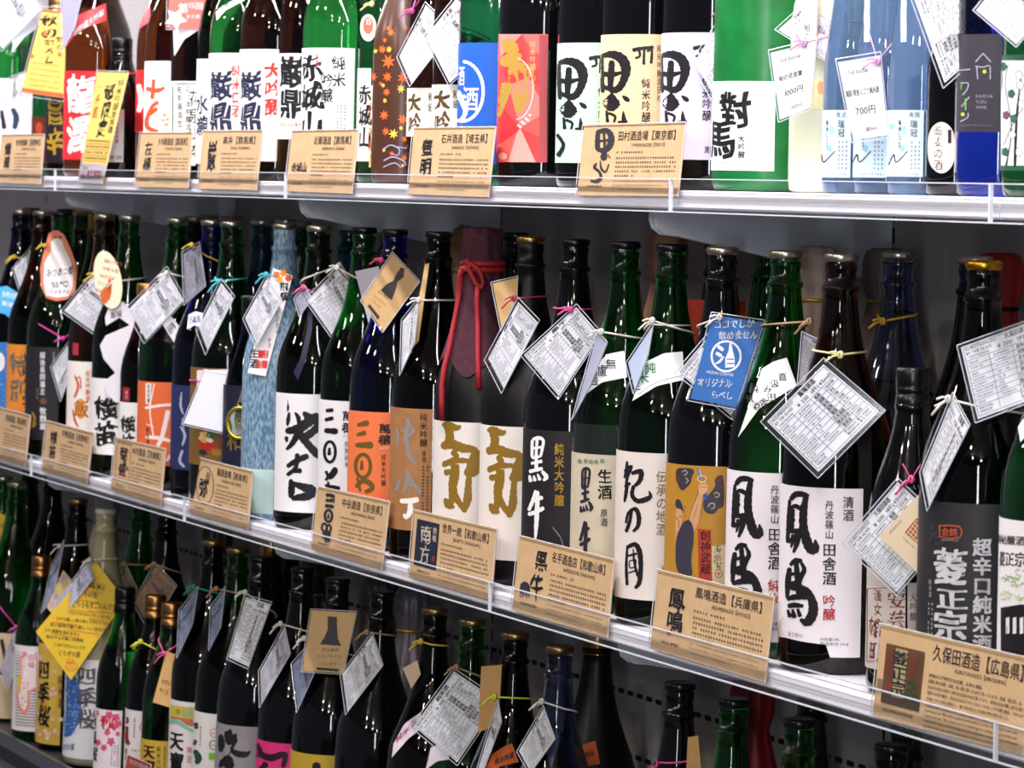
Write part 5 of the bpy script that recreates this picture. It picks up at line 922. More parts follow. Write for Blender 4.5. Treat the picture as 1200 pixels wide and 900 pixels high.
i.poly([(25, 800), (24, 770), (30, 763), (36, 768), (43, 768), (43, 808), (34, 812), (35, 828), (30, 838), (22, 830), (20, 815)], 'e88a78'); i.poly([(26, 800), (26, 772), (30, 769), (36, 773), (42, 773), (42, 805), (32, 810), (32, 826), (29, 833), (24, 827), (22, 815)], 'eeeaee'); i.poly([(21, 792), (25, 792), (25, 812), (21, 812)], 'e0b840'); i.poly([(32, 764), (41, 765), (41, 784), (32, 783)], 'eeeaee'); i.column('招福', 36.5, 766, 783, 'b03048', 1)
for p in ((29, 806), (33, 800), (27, 818), (30, 822), (27, 826)): i.brush([(p[0] - 1.5, p[1], .7), (p[0] + 1.5, p[1] + 1, .7)], BK, 2)
end(i)
b = Lb('L3', 91, 588, 'big', 'dbrown', 'gold', 'dark bottle with black characters on a gold blossom label'); i = b.label(38, 72, 755, 872, 'd2ad48', noise=.15)
for k in range(34):
    x, y = 40 + random.random() * 32, 758 + random.random() * 108; i.disc(x, y, 2.6, 3, ['e0b8a8', 'e6c8b8', 'd9a890'][k % 3], 15, random.random(), lambda a: .7 + .3 * abs(math.cos(2.5 * a)))
i.column('四季桜', 51, 772, 852, BK, .85, .04, .07); i.column('純米酒', 71, 790, 830, '3a2a20', .5); end(i)
b = Lb('L4', 124, 610, 'big', 'cloudy', 'white', 'cloudy grey bottle with grey characters over a blue patch', row=.07); i = b.label(70, 130, 773, 890, 'dcdde2')
i.poly([(71, 790), (78, 783), (92, 797), (96, 820), (94, 845), (84, 862), (77, 864), (73, 860), (73, 800)], '3a66b0')
for k in range(90): x, y = 71 + random.random() * 22, 790 + random.random() * 70; i.disc(x, y, .9, .9, 'a8c0e4', 5)
i.column('四季桜', 101, 780, 855, '5a5260', 1.0, .03, .07); i.line('とちぎの星', 72, 879, 88, 879, 8, '2a5a90', .02); end(i)
b = Lb('L5', 148, 702, 'mid', 'green', 'black', 'green bottle with pink blossoms and a red autumn character', row=.045); i = b.label(108, 142, 832, 915, 'e6dce4')
for x, y, r in ((128, 838, 5), (136, 841, 5), (134, 851, 5), (139, 848, 4), (122, 842, 4), (130, 869, 5), (122, 876, 4), (113, 836, 4), (126, 858, 4), (138, 860, 3), (115, 870, 4)): i.disc(x, y, r, r * 1.1, 'd8506e', 20, .3, lambda a: .65 + .35 * abs(math.cos(2.5 * a)))
i.column('秋', 126, 838, 857, 'c02030', 1.1, .02, .08); i.column('四季桜', 111.5, 838, 892, BK, .9, .04, .08); small_print(i, 130, 139, 872, 898, 3); end(i)
b = Lb('L6', 184, 699, 'mid', 'dbrown', 'copper', 'dark bottle with a copper screw cap and red drips on white', row=.06); i = b.label(147, 172, 833, 915, 'ded8da'); i.disc(149, 844, 2.6, 4, '7a2028'); i.brush([(149, 852, 3), (148, 864, 4), (151, 872, 3)], '8a2028'); small_print(i, 156, 160, 840, 865, 1); seal(i, 168, 852, 4, 'c05060'); i.line('Tsuki no', 154, 881, 166, 881, 4, '2a2a30'); i.column('純米', 148, 876, 892, '9a2a34', .8, .03); end(i)
b = Lb('L7', 203, 727, 'mid', 'green', 'copper', 'green bottle with black characters on a mustard label', row=.055); i = b.label(168, 196, 868, 935, 'c2a23c'); i.column('天寶', 174, 872, 908, BK, 1.1, .05, .03); i.column('純米大吟醸', 186, 874, 912, '2a2218', .7, .01); small_print(i, 191, 195, 874, 905, 1, '2a2218'); end(i)
i = b.sash([(176, 815), (190, 822), (198, 829)], [(175, 828), (190, 833), (197, 838)], 'c8bc9c') if False else None
b = Lb('L8', 250, 632, 'big', 'dbrown', 'gold', 'dark bottle with big characters under a yellow and orange painted band'); i = b.label(197, 229, 822, 935, 'dcd6d8'); i.poly([(198, 826), (229, 829), (229, 843), (198, 838)], 'c8b83c'); i.disc(209, 834, 2.6, 3, BK, 14); i.disc(209, 834, 1.4, 1.7, 'c8b83c', 12)
for k in range(5): i.brush([(214 + k * 3, 830, 1), (216 + k * 3, 836, 1.2), (214 + k * 3, 840, 1)], '3a9aa0', 3)
i.poly([(198, 839), (229, 843), (229, 852), (220, 850), (210, 843), (198, 842)], 'b8704a'); i.brush([(198, 846, 3), (208, 846, 3.4), (218, 852, 3), (228, 858, 2)], '7fb8a4'); i.column('天寶', 206, 856, 905, BK, 1.15, .05, .03); i.column('神奇', 222, 874, 895, 'c07068', .7); end(i)
b = Lb('L9', 279, 642, 'big', 'green', 'gold', 'green bottle with dark green brush drops and certification marks'); i = b.label(227.5, 259, 836, 935, 'dcd8d6')
for L in ([(229, 849, 6), (231, 853, 3)], [(229, 868, 4), (228, 872, 3)], [(229, 880, 4), (233, 888, 6), (231, 894, 4)]): i.brush(L, '1f4a40')
small_print(i, 234, 237, 850, 875, 1); i.ring(251, 859, 4.6, 5, .7, 'c0685a', 16); i.line('JAS', 247, 861, 255, 861, 4, 'c0685a'); i.ring(250.5, 873, 4.6, 5.4, 1, '2a4a3a', 16); i.line('USDA', 247, 875, 254.5, 875, 3, '2a4a3a'); i.poly([(245, 882), (255.5, 882.5), (255.5, 891), (245, 890)], '7ab02a'); end(i)
b = Lb('L10', 306, 653, 'big', 'black', 'black', 'black bottle with brushed black shapes on a silver-grey label', row=.07); i = b.label(259, 301, 851, 935, '8e8a8c', noise=.1); C = CV(180, 720, 5)
for L in ([(450, 675, 10), (445, 710, 40), (460, 730, 60), (480, 745, 30)], [(430, 690, 20), (425, 720, 14)], [(480, 750, 10), (460, 790, 16), (490, 815, 26), (540, 820, 24), (568, 800, 6)], [(455, 800, 6), (440, 825, 6)], [(430, 840, 40), (440, 870, 50), (460, 890, 30)], [(395, 710, 20), (400, 760, 30), (395, 800, 16)], [(400, 850, 10), (396, 890, 20)]): i.brush(C(L), '1a181c')
end(i)
b = Lb('L11', 355, 665, 'big', 'black', 'black', 'black bottle with a bright pink label'); i = b.label(298, 341, 870, 935, 'd0307a')
for L in ([(300, 872, 5), (304, 880, 6), (300, 886, 4)], [(306, 884, 5), (318, 888, 6), (334, 884, 5), (332, 898, 4)], [(312, 895, 5), (304, 905, 5)]): i.brush(L, '2a1020')
end(i)
b = Lb('L12', 396, 679, 'big', 'black', 'black', 'black bottle with a mustard gold label'); i = b.label(341, 391, 884, 940, 'b8982e'); i.disc(371, 898, 5, 5, BK); end(i)
b = Lb('L13', 448, 692, 'big', 'black', 'black', 'black bottle with a plain screw cap, left of the large table tag')
b = Lb('L14', 510, 710, 'big', 'dbrown', 'gold', 'dark bottle with magenta writing on a curved white strip'); i = b.sash([(461, 872), (474, 848), (494, 834)], [(459, 888), (478, 866), (491, 856)], 'd8ccd8', n=10); i.line('純米酒', 464, 872, 488, 848, 8, '9a2060', .02); end(i)
b = Lb('L15', 554, 725, 'big', 'green', 'gold', 'green bottle behind the large table tag'); i = b.sash([(505, 876), (515, 872), (526, 884)], [(499, 902), (512, 892), (526, 890)], 'd8ccd8', n=8); end(i)
b = Lb('L16', 604, 741, 'big', 'dbrown', 'gold', 'dark bottle with a bright orange strip on its shoulder'); i = b.sash([(577, 884), (588, 876), (600, 871)], [(566, 908), (586, 898), (608, 893)], 'd0621e', n=10); i.line('純米無濾', 580, 897, 602, 888, 8, '2a1810', .03); end(i)
b = Lb('L17', 656, 757, 'big', 'lilac', 'gold', 'pale blue bottle in front of the gold necked one', fill=.236); i = b.sash([(637, 893), (650, 894)], [(636, 902), (650, 902)], 'c05a20', n=4) if False else None
b = Lb('L18', 701, 742, 'big', 'mblack', 'goldlong', 'dark bottle with a tall gold foil top', row=.172, sc=1.03); i = b.sash([(681, 874), (690, 870), (698, 868)], [(685, 899), (694, 897), (703, 895)], 'c85a1e', n=6); i.line('純米', 685, 889, 697, 886, 8, '2a1810', .02); end(i)
b = Lb('L19', 797, 805, 'big', 'black', 'black', 'black bottle with a pink band, alone under the large kraft card')
b = Lb('L20', 860, 828, 'big', 'green', 'black', 'green bottle with a black cap beside the dark red bag'); b = Lb('L21', 937, 849, 'big', 'green', 'black', 'green bottle with a black cap right of the dark red bag')
b = Lb('L22', 952, 818, 'big', 'dgreen', 'black', 'dark green bottle behind the right green one', row=.19); b = Lb('L23', 1063, 862, 'big', 'black', 'black', 'dark bottle at the bottom under the picture card', row=.16); b = Lb('L24', 1045, 890, 'big', 'dbrown', 'black', 'dark bottle at the bottom edge right of the green ones', row=.085)
for k, (x, y, g, cp, r, nm) in enumerate([(35, 560, 'dgreen', 'brown', .19, 'dark bottle with a tan cork at the far lower left'), (62, 563, 'dbrown', 'brown', .19, 'dark bottle with a tan cap behind the gold labelled one'), (166, 588, 'green', 'gold', .16, 'green bottle at the back with a brown tag'), (196, 602, 'dbrown', 'brown', .15, 'dark bottle at the back wearing a large brown tag'), (318, 640, 'mblack', 'goldlong', .172, 'dark bottle with a gold top behind the black one'), (338, 650, 'dbrown', 'black', .255, 'dark bottle at the back with a kraft strip on it')]):
    BT['LB%d' % k] = Bottle(x, y, 'l', r, 'big', g, cp, nm, 'bottles standing behind on the base deck')
GR = 'wrapped bottles behind on the base deck'
film = pmat('6a6470', .35, spec=.6, noise=.2)
wrapped(124, 572, 'l', .17, 'a5a198', 'bottle in a pale film bag behind the cloudy grey bottle', 'gold', grp=GR); wrapped(255, 612, 'l', .258, '3a4430', 'bottle in an olive film bag behind the dark neck', 'gold', mat=pmat('33402c', .4, noise=.3), grp=GR)
wrapped(372, 652, 'l', .2, '565048', 'bottle in a grey-brown film bag by the kraft bottle tag', 'gold', mat=pmat('4a443c', .4, noise=.3), grp=GR); wrapped(446, 675, 'l', .21, '5a5450', 'bottle in a dull film bag behind the plain screw cap', 'tan', mat=pmat('4c4648', .4, noise=.3), grp=GR)
wrapped(483, 690, 'l', .17, '6a6068', 'bottle in a clear pleated bag with a gold tie', 'gold', mat=film, grp=GR); wrapped(882, 795, 'l', .18, '6a1016', 'bottle in a dark red bag, lower right', None, mat=pmat('7a0f18', .5, noise=.3, bump=.3, scale=30), grp=GR)

# ---------------------------------------------------------------- hanging tags
GT2 = 'white price sheets hung on the bottle necks'
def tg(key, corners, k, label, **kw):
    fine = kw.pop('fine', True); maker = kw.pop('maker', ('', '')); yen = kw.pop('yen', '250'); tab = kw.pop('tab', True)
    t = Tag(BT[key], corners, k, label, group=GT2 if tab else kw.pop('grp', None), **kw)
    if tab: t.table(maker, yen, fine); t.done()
    return t
# upper shelf
tg('T0', [(-30, 20), (20, -40), (48, 10), (3, 57)], .8, 'white price sheet hanging at the top left corner', col='white'); 
t = tg('T1', [(-6, 99), (29, 85), (30, 114), (-6, 126)], .6, 'white price sheet low at the left edge beside the yellow sheet', col='white')
t = tg('T2', [(50, 11.5), (78, 14), (74, 115), (25, 108)], .5, 'yellow handwritten sheet with orange leaves at the top left', tab=False, paper='f2cf62', cat='sign', name='handwritten_sheet', margin=.02)
i = t.ink; i.column('秋の', 58, 17, 46, '3a2014', 1.7, .04, .1); i.column('おろし', 58, 45, 75, '4a2a14', 1.6, .03, .12); i.column('せち', 70, 40, 62, '4a2a14', 1.2, .02, .1)
for k in range(5): i.specks(t.fr, [(.62 + k * .065, .655 + k * .065, .1, .9)], 18, '8a6a30')
for x, y in ((38, 66), (53, 40), (70, 64)): i.star(x, y, 4, 'e0702a', 7, .45)
t.rule(.0, .97, 1, .97, .05, 'e0622a'); t.rule(0, .01, 1, .01, .03, 'e0622a'); t.done()
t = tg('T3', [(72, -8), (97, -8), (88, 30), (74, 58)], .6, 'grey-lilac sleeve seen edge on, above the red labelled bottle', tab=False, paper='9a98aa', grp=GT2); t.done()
t = tg('T7', [(198, -8), (247, -8), (234, 33.5), (197, 33)], .7, 'red card with a white star above the small print label', tab=False, paper='e8685a', cat='sign', name='red_card')
t.ink.star(206, 22, 14, 'f4f0f2', 5, .5, .2); t.ink.column('第', 215, 3, 16, 'f6eef0', 1, .02, .05); t.ink.line('15回', 220, 10, 238, 12, 9, 'f6eef0', .02); t.ink.line('きき酒', 218, 22, 234, 22, 5, 'f6eef0'); t.done()
t = tg('T13', [(424, 16), (441, 16), (441, 48), (424, 48)], .8, 'round pink and white seal hanging on the dark green bottle', tab=False, paper='f1e6dc', cat='seal', name='round_seal', sleeve=0, outline=[(431.5 + 9.5 * math.cos(a), 32.5 + 16 * math.sin(a)) for a in np.linspace(0, 6.283, 25)[:-1]], knot=(436, 5), col='cream', zb=.30)
t.ink.ring(431.5, 32.5, 8.2, 14, 1, 'c8b070', 24); t.ink.disc(431.5, 30, 6, 10, 'e0604e'); t.ink.line('15', 428, 30, 435, 30, 10, 'f6eeea', .02); t.done()
tg('T15', [(468, 66), (499, 6), (530, 36), (482, 98)], .35, 'white price sheet hung left of the pink knot above the twin dark bottles', col='pink', knot=(484, 13), zb=.30)
tg('T16', [(499, 43), (535, -2), (580, 48), (527, 97)], .8, 'white price sheet in front of the clear greenish bottle', col='pink', knot=(551, 5), zb=.32, push=.01)
tg('T21', [(855, 8), (878, 35), (836, 111), (814, 72)], .45, 'narrow white price sheet over the lavender label with a pink knot', col='pink', knot=(852, 10), zb=.28, sleeve=1.12, fine=True, maker=('田村酒造', 'TAMURA'), yen='300')
tg('T23', [(912, 35), (945, 5), (978, 30), (968, 70)], .5, 'pale price sheet behind the 1000 yen tag', col='white')
t = tg('T23', [(940, -15), (961, -15), (956, 62), (937, 62)], .6, 'tall white card with an orange edge behind the 1000 yen tag', tab=False, paper='f4efe6', push=.006, cat='card', name='tall_card', sleeve=0); t.tv('柏の花', .2, .55, .6, .95, '3a6a4a', .02); t.rule(.97, 0, .97, 1, .05, 'e8623a'); t.done()
def yen_tag(key, c, lb, a, p, v, knot, zb, col='lilac'):
    t = tg(key, c, .8, lb, tab=False, paper='f3eef2', push=.022, knot=knot, zb=zb, col=col, grp='white handwritten bottle price tags'); t.t('full bottle', .2, .10, .68, .19, '3a3a42', .01); t.t(a, .12 if len(a) < 7 else .04, .37, .72 if len(a) < 7 else .9, .46, '2a2a32', .03); t.t(p, .2, .59, .76, .71, '1c1c24', .02); t.t(v, .35, .85, .74, .93, '4a4a52'); t.done()
yen_tag('T23', [(903, 62), (956, 49), (949, 126), (914, 140)], 'white 1000 yen tag beside the frosted green bottle', '柏の花言葉', '1000円', '(500ml)', (943, 51), .17)
yen_tag('T25', [(982, 73), (1031, 65), (1040, 158), (1000, 164)], 'white 700 yen tag hanging before the small blue bottles', '瑞冠 発泡 にごり純米酒', '700円', '(180ml)', (1029, 72), .19)
tg('T27', [(1150, -35), (1166, 45), (1107, 97), (1072, 0)], .95, 'white price sheet over the small black bottle, upper right', col='white', sleeve=1.1, fine=True, maker=('木内酒造', 'KIUCHI'), yen='250', push=.035)
tg('T29', [(1144, 12), (1190, -45), (1235, 0), (1191, 52)], .9, 'white price sheet in the top right corner', col='white', fine=True, push=.01)
# middle shelf
tg('M1', [(16, 315), (39, 288), (40, 318), (26, 346)], .35, 'grey-white tag folded edge on at the far left necks', knot=(18, 301), col='yellow', zb=.30)
t = tg('M3', [(47, 270), (90, 270), (90, 352), (47, 352)], .85, 'white bottle shaped tag with an orange border reading 55 degrees', tab=False, paper='e0805e', sleeve=0, cat='tag', name='bottle_shaped_tag', push=.004, knot=(53, 288), col='yellow', zb=.30, margin=.006, outline=[(57, 274), (62, 270), (68, 270), (75, 275), (82, 290), (88, 306), (90, 320), (88, 342), (78, 351), (66, 353), (54, 349), (48, 335), (47, 315), (50, 300), (53, 290)])
t.ink.poly([(60, 283), (72, 281), (75, 290), (82, 304), (86, 318), (85, 338), (80, 347), (66, 349), (54, 346), (51, 330), (52, 308), (60, 294)], 'efe9ea'); t.ink.line('あつあつ燗', 54, 326, 86, 322, 11, BK, .02, .06); t.ink.line('55℃', 60, 338, 80, 337, 9, BK, .03, .05); t.ink.line('できますよ', 58, 345, 82, 344, 5, BK, .01, .06); t.ink.disc(66, 279, 4, 2.4, 'c04a30', 12); t.ink.disc(71, 278, 1.5, 1.5, BK, 8); t.ink.poly([(61, 283), (71, 283), (69, 279), (63, 280)], 'f0ecec'); t.done()
tg('M4', [(75, 364), (109, 322), (147, 346), (113, 391)], .45, 'white price sheet behind the cream oval tag', col='yellow', knot=(110, 322), zb=.28)
ov = [(126.5 + 16 * math.cos(a) * math.cos(.45) - 36 * math.sin(a) * -math.sin(.45) * .55, 328 + 33 * math.sin(a) - 8 * math.cos(a)) for a in np.linspace(0, 6.283, 29)[:-1]]
t = tg('M5', [(105, 296), (148, 296), (148, 361), (105, 361)], .6, 'cream oval tag with an orange animal drawing', tab=False, paper='eadcc0', sleeve=0, cat='tag', name='oval_tag', push=.012, outline=ov); i = t.ink
for k in range(5): i.line(['酒旨ひやおろ', '今年も旨', '秋のおいしさ', 'ぴったり', '秋あがり'][k], 122 - k * 2.5, 308 + k * 8.5, 143 - k * 4, 312 + k * 8.5, 5, 'c0685a' if k < 3 else '9a7a4a', .01, .06)
i.poly([(120, 355), (117, 346), (121, 338), (127, 333), (127, 326), (131, 331), (131, 341), (129, 350), (124, 356)], 'c8602a'); i.brush([(127, 330, 1), (130, 324, 1)], 'c8602a', 2); i.brush([(129, 330, 1), (133, 326, 1)], 'c8602a', 2); t.done()
tg('M3', [(84, 398), (87, 428), (72, 468), (61, 430)], .3, 'small grey price sheet beside the black labelled bottle', col='mag', knot=(75, 397), zb=.235, margin=.008)
# paper cut-out beside the tall characters
t = tg('M5', [(117, 350), (160, 350), (160, 472), (117, 472)], .7, 'white wavy paper cut-out hanging on the green bottle', tab=False, paper='d9d6df', sleeve=0, cat='tag', name='paper_cutout', knot=(136, 330), zb=.30, col='white', outline=[(131, 350), (145, 354), (158, 370), (160, 385), (154, 400), (149, 420), (146, 445), (145, 470), (136, 472), (125, 462), (122, 447), (135, 437), (121, 420), (117, 405), (124, 393), (141, 386), (152, 381), (140, 372), (124, 382), (123, 372)]); t.ink.line('旨味', 129, 374, 143, 372, 9, BK, .02, .05); t.done()
tg('M7', [(151, 362), (195, 317), (215, 352), (171, 398)], .5, 'white price sheet on the green bottle right of the cut-out', col='white', knot=(196, 320), zb=.30, sleeve=1.12, yen='250')
t = tg('M7', [(188, 376), (199, 369), (213, 386), (205, 403)], .6, 'small white folded strip below the price sheet of the green bottle', tab=False, paper='e6e4ea', sleeve=0, cat='tag', name='paper_strip', margin=.002, push=-.001); t.t('純米吟醸', .1, .3, .8, .7, BK, .02); t.done()
tg('M8', [(215, 297), (234, 286), (241, 334), (217, 355)], .35, 'shaded grey price sheet with a yellow band on the cobalt bottle', col='yellow', knot=(226, 287), zb=.325, paper='9a98a4')  # shade on this sheet is put into its dark grey paper colour
tg('M9', [(233, 384), (259, 332), (273, 350), (243, 410)], .35, 'slim white price sheet with a cyan band', col='cyan', knot=(257, 330), zb=.315, sleeve=1.15)
t = tg('M9', [(240, 435), (285, 444), (264, 507), (215, 496)], .8, 'blank white card tied with a magenta band over the gold label', tab=False, paper='eff0f6', cat='card', name='blank_card', sleeve=1.06, push=.008, knot=(284, 446), zb=.17, col='mag'); t.done()
t = tg('M11', [(320, 314), (343, 323), (311, 441), (290, 437)], .6, 'long white tag with orange, black and red writing on the frosted bottle', tab=False, paper='eeecee', sleeve=0, cat='tag', name='long_tag', margin=.003); i = t.ink
for x, y, c in ((324, 322, 'e8702a'), (332, 320, 'f0902a'), (338, 326, 'e05a2a'), (328, 328, 'f2a848')): i.disc(x, y, 5, 5, c, 12, .4, lambda a: .8 + .2 * math.cos(5 * a))
i.column('飛騨', 333, 330, 354, BK, 1, .03, .08); i.column('のどぶろく', 325, 356, 392, BK, .8, .02, .08); i.column('生酒', 298, 408, 432, BK, 1, .04); i.column('本生', 316, 395, 408, 'c04a4a', .7)
for x, y in ((306, 415), (312, 415), (305, 427), (311, 427)): i.poly([(x - 3, y - 5), (x + 3, y - 4), (x + 2, y + 5), (x - 3.5, y + 4)], 'd03a34')
i.column('保存', 312, 410, 420, 'f2e8e8', .8); i.column('仕込', 306, 421, 432, 'f2e8e8', .8); t.done()
tg('M11', [(287, 373), (313, 325), (330, 352), (301, 404)], .45, 'white price sheet over the long tag of the frosted bottle', col='cyan', knot=(313, 322), zb=.315, push=.012)
tg('M12', [(360, 352), (399, 311), (428, 366), (394, 400)], .7, 'white price sheet on the green bottle right of the olive one', col='white', knot=(398, 311), zb=.31, push=.008, yen='250', fine=True)
tg('M12', [(346, 350), (358, 336), (366, 350), (352, 370)], .3, 'small lilac sleeve with a pink band on the olive bottle', col='pink', knot=(357, 337), zb=.29, paper='b8b6c8')
t = tg('M13', [(416, 318), (444, 312), (449, 378), (434, 387)], .6, 'blank pale lilac card behind the kraft bottle silhouette tag', tab=False, paper='c9c6da', cat='card', name='blank_card', sleeve=0, knot=(396, 314), zb=.31, col='white'); t.done()
def karafe(key, c, k, lb, P, txt, **kw):
    t = tg(key, c, k, lb, tab=False, paper='d6ac70', cat='tag', name='kraft_tag', grp='kraft tags with a black bottle silhouette', sleeve=1.04, **kw); t.ink.poly(P, '1a1614')
    return t
t = karafe('M14', [(460, 297), (491, 330), (449, 388), (424, 352)], .8, 'diamond kraft tag with a black bottle silhouette', [(467, 318), (470, 313), (474, 315), (473, 325), (466, 330), (463, 342), (459, 352), (446, 340), (453, 333), (461, 329), (465, 320)], '', knot=(447, 305), zb=.345, col='rose', push=.01)
i = t.ink; i.line('お土産用', 443, 343, 456, 352, 4, '3a2a1c'); i.line('小さいサイズ', 438, 348, 452, 360, 4, '3a2a1c'); i.line('ございます', 436, 354, 446, 363, 4, '3a2a1c'); i.poly([(433, 356), (445, 371), (443, 375), (431, 359)], '1a1614'); t.done()
tg('M15', [(472, 376), (491, 352), (486, 402), (470, 437)], .25, 'slim grey price sheet with a cream edge and white band on the brown bottle', col='white', knot=(492, 352), zb=.31)
t = tg('M15', [(498, 310), (503, 308), (490, 400), (479, 413)], .25, 'thin cream card seen edge on beside the brown neck', tab=False, paper='c8a878', cat='card', name='cream_card', sleeve=0, margin=.001); t.done()
t = tg('M17', [(577, 332), (607, 325), (606, 352), (588, 386)], .5, 'blank kraft card tied high on the matte black bottle', tab=False, paper='d6ac70', cat='card', name='kraft_card', sleeve=1.06, margin=.001); t.done()
tg('M17', [(572, 420), (607, 354), (630, 378), (590, 455)], .3, 'slim white price sheet with a rose band on the matte black bottle', col='rose', knot=(604, 350), zb=.325, sleeve=1.12, fine=True, maker=('南方', 'MINAKATA'), yen='300')
tg('M18', [(614, 416), (675, 360), (703, 392), (655, 464)], .85, 'white price sheet with a pink knot between black and green bottles', col='pink', knot=(669, 363), zb=.315, fine=True, maker=('黒牛', 'KUROUSHI'), yen='300', push=.008)
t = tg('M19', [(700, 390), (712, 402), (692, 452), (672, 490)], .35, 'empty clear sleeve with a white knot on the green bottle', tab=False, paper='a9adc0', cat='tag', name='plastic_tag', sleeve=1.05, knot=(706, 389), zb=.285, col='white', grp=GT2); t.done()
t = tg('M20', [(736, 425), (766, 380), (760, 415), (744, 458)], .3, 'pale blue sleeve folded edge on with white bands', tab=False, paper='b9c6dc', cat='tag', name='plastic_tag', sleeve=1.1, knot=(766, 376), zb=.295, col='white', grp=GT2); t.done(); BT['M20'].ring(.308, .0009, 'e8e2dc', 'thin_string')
tg('M21', [(795, 436), (846, 376), (897, 404), (857, 487)], .8, 'white price sheet behind the blue handwritten tag', col='white', fine=True, maker=('梅錦', 'KOMEISHUZO'), yen='250')
t = tg('M21', [(835, 369), (894, 378), (862, 477), (809, 467)], .8, 'blue tag with white handwriting and a round white emblem', tab=False, paper='1f68b4', cat='tag', name='blue_tag', sleeve=1.06, push=.014, knot=(844, 372), zb=.305, col='white', tails=2)
i = t.ink; W_ = 'f2f4f8'; i.line('ココでしか', 836, 386, 884, 384, 11, W_, .02, .06); i.line('飲めません', 842, 399, 888, 397, 11, W_, .03, .06); i.ring(851, 417.5, 17, 17.5, 1.8, W_, 30); i.poly([(855, 402), (857, 402), (859, 412), (861, 420), (861, 430), (850, 431), (850, 420), (854, 411)], W_); i.brush([(842, 406, 3), (847, 410, 3)], W_, 3); i.brush([(840, 414, 3), (845, 417, 3)], W_, 3); i.brush([(848, 418, 1.6), (843, 424, 2), (839, 426, 1.6)], W_, 3); i.brush([(852, 421, 1.4), (860, 421, 1.4)], '1f68b4', 2); i.brush([(852, 426, 1.4), (860, 426, 1.4)], '1f68b4', 2)
i.line('MEISHU CENTER', 828, 438, 860, 442, 5, W_); i.line('オリジナル', 817, 453, 858, 455, 11, W_, .03, .07); i.line('らべし', 833, 467, 859, 469, 10, W_, .03, .07); t.done()
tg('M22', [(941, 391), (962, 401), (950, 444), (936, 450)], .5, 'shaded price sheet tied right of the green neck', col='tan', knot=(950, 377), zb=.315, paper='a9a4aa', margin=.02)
tg('M23', [(899, 494), (965, 427), (1030, 482), (959, 553)], .95, 'large white price sheet hung by a pale yellow band', col='cream', knot=(985, 416), zb=.300, sleeve=1.12, fine=True, maker=('鳳鳴酒造', 'HOUMEISHUZO'), yen='250', push=.006)
tg('M25', [(1126, 407), (1226, 371), (1240, 456), (1146, 491)], .95, 'large white price sheet at the right edge', fine=True, maker=('久保田酒造', 'KUBOTASHUZO'), yen='200', push=.004, col='white')
tg('M25', [(1117, 465), (1136, 500), (1089, 594), (1081, 552)], .3, 'narrow white price sheet with a thick white knot', col='white', knot=(1113, 468), zb=.255, yen='500', push=.0, margin=.006)
tg('M24', [(991, 636), (1052, 565), (1112, 622), (1051, 693)], .95, 'white price sheet partly under the cream diamond card', col='pink', knot=(1068, 562), zb=.24, sleeve=1.08, fine=True, maker=('久保田酒造', 'KUBOTASHUZO'), yen='500', margin=.002, push=.001)
t = tg('M24', [(1030, 629), (1076, 580), (1122, 625), (1078, 674)], .95, 'cream diamond card with a brown square seal', tab=False, paper='ddc8a8', cat='card', name='cream_card', sleeve=0, push=.008, th=.0018); i = t.ink; i.poly([(1060, 624), (1074, 607), (1092, 622), (1080, 641)], 'a8542a')
for k in range(5): i.brush([(1063 + k * 3, 622 - k * 3, .9), (1077 + k * 3, 637 - k * 3.2, .9)], 'e0c8a8', 2); i.brush([(1062 + k * 3.4, 627 + k * 3, .8), (1074 + k * 3.4, 610 + k * 3, .8)], 'e0c8a8', 2)
i.line('特別純米酒', 1042, 627, 1056, 612, 4, '8a6a50'); i.line('広島の酒', 1058, 631, 1071, 643, 3, '8a6a50'); t.done()
# base deck
t = tg('L0', [(-18, 592), (10, 606), (0, 655), (-25, 640)], .7, 'yellow tag with a yellow band at the left edge', tab=False, paper='e0bc34', cat='tag', name='yellow_tag', sleeve=0, knot=(8, 612), zb=.3, col='yellow'); t.ink.line('酒', -4, 640, 4, 642, 10, BK, .03); t.done()
t = tg('L0', [(-16, 668), (1, 658), (7, 674), (-4, 686)], .7, 'small yellow tag corner low at the left edge', tab=False, paper='d8b840', cat='tag', name='yellow_tag', sleeve=0); t.done()
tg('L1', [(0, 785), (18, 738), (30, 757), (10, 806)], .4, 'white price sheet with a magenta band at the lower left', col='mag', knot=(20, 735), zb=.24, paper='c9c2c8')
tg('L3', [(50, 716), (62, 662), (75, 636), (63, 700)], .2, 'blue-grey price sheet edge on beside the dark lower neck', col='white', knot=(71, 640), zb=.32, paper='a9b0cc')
t = tg('L3', [(74, 668), (84, 680), (68, 728), (55, 712)], .6, 'small yellow card with lilac blossoms behind the lilac sheet', tab=False, paper='d8c480', cat='card', name='blossom_card', sleeve=0, push=.006)
for x, y in ((72, 680), (76, 676), (66, 700), (70, 712), (62, 708)): t.ink.disc(x, y, 4, 4, 'c0a4b8', 15, 0, lambda a: .7 + .3 * abs(math.cos(2.5 * a)))
t.done()
t = tg('L4', [(112, 658), (147, 703), (83, 797), (42, 740)], .85, 'big yellow handwritten tag with orange underlines', tab=False, paper='e6c02c', cat='tag', name='yellow_handwritten_tag', sleeve=0, knot=(107, 655), zb=.31, col='tan', push=.004); i = t.ink; O_ = 'e0702a'
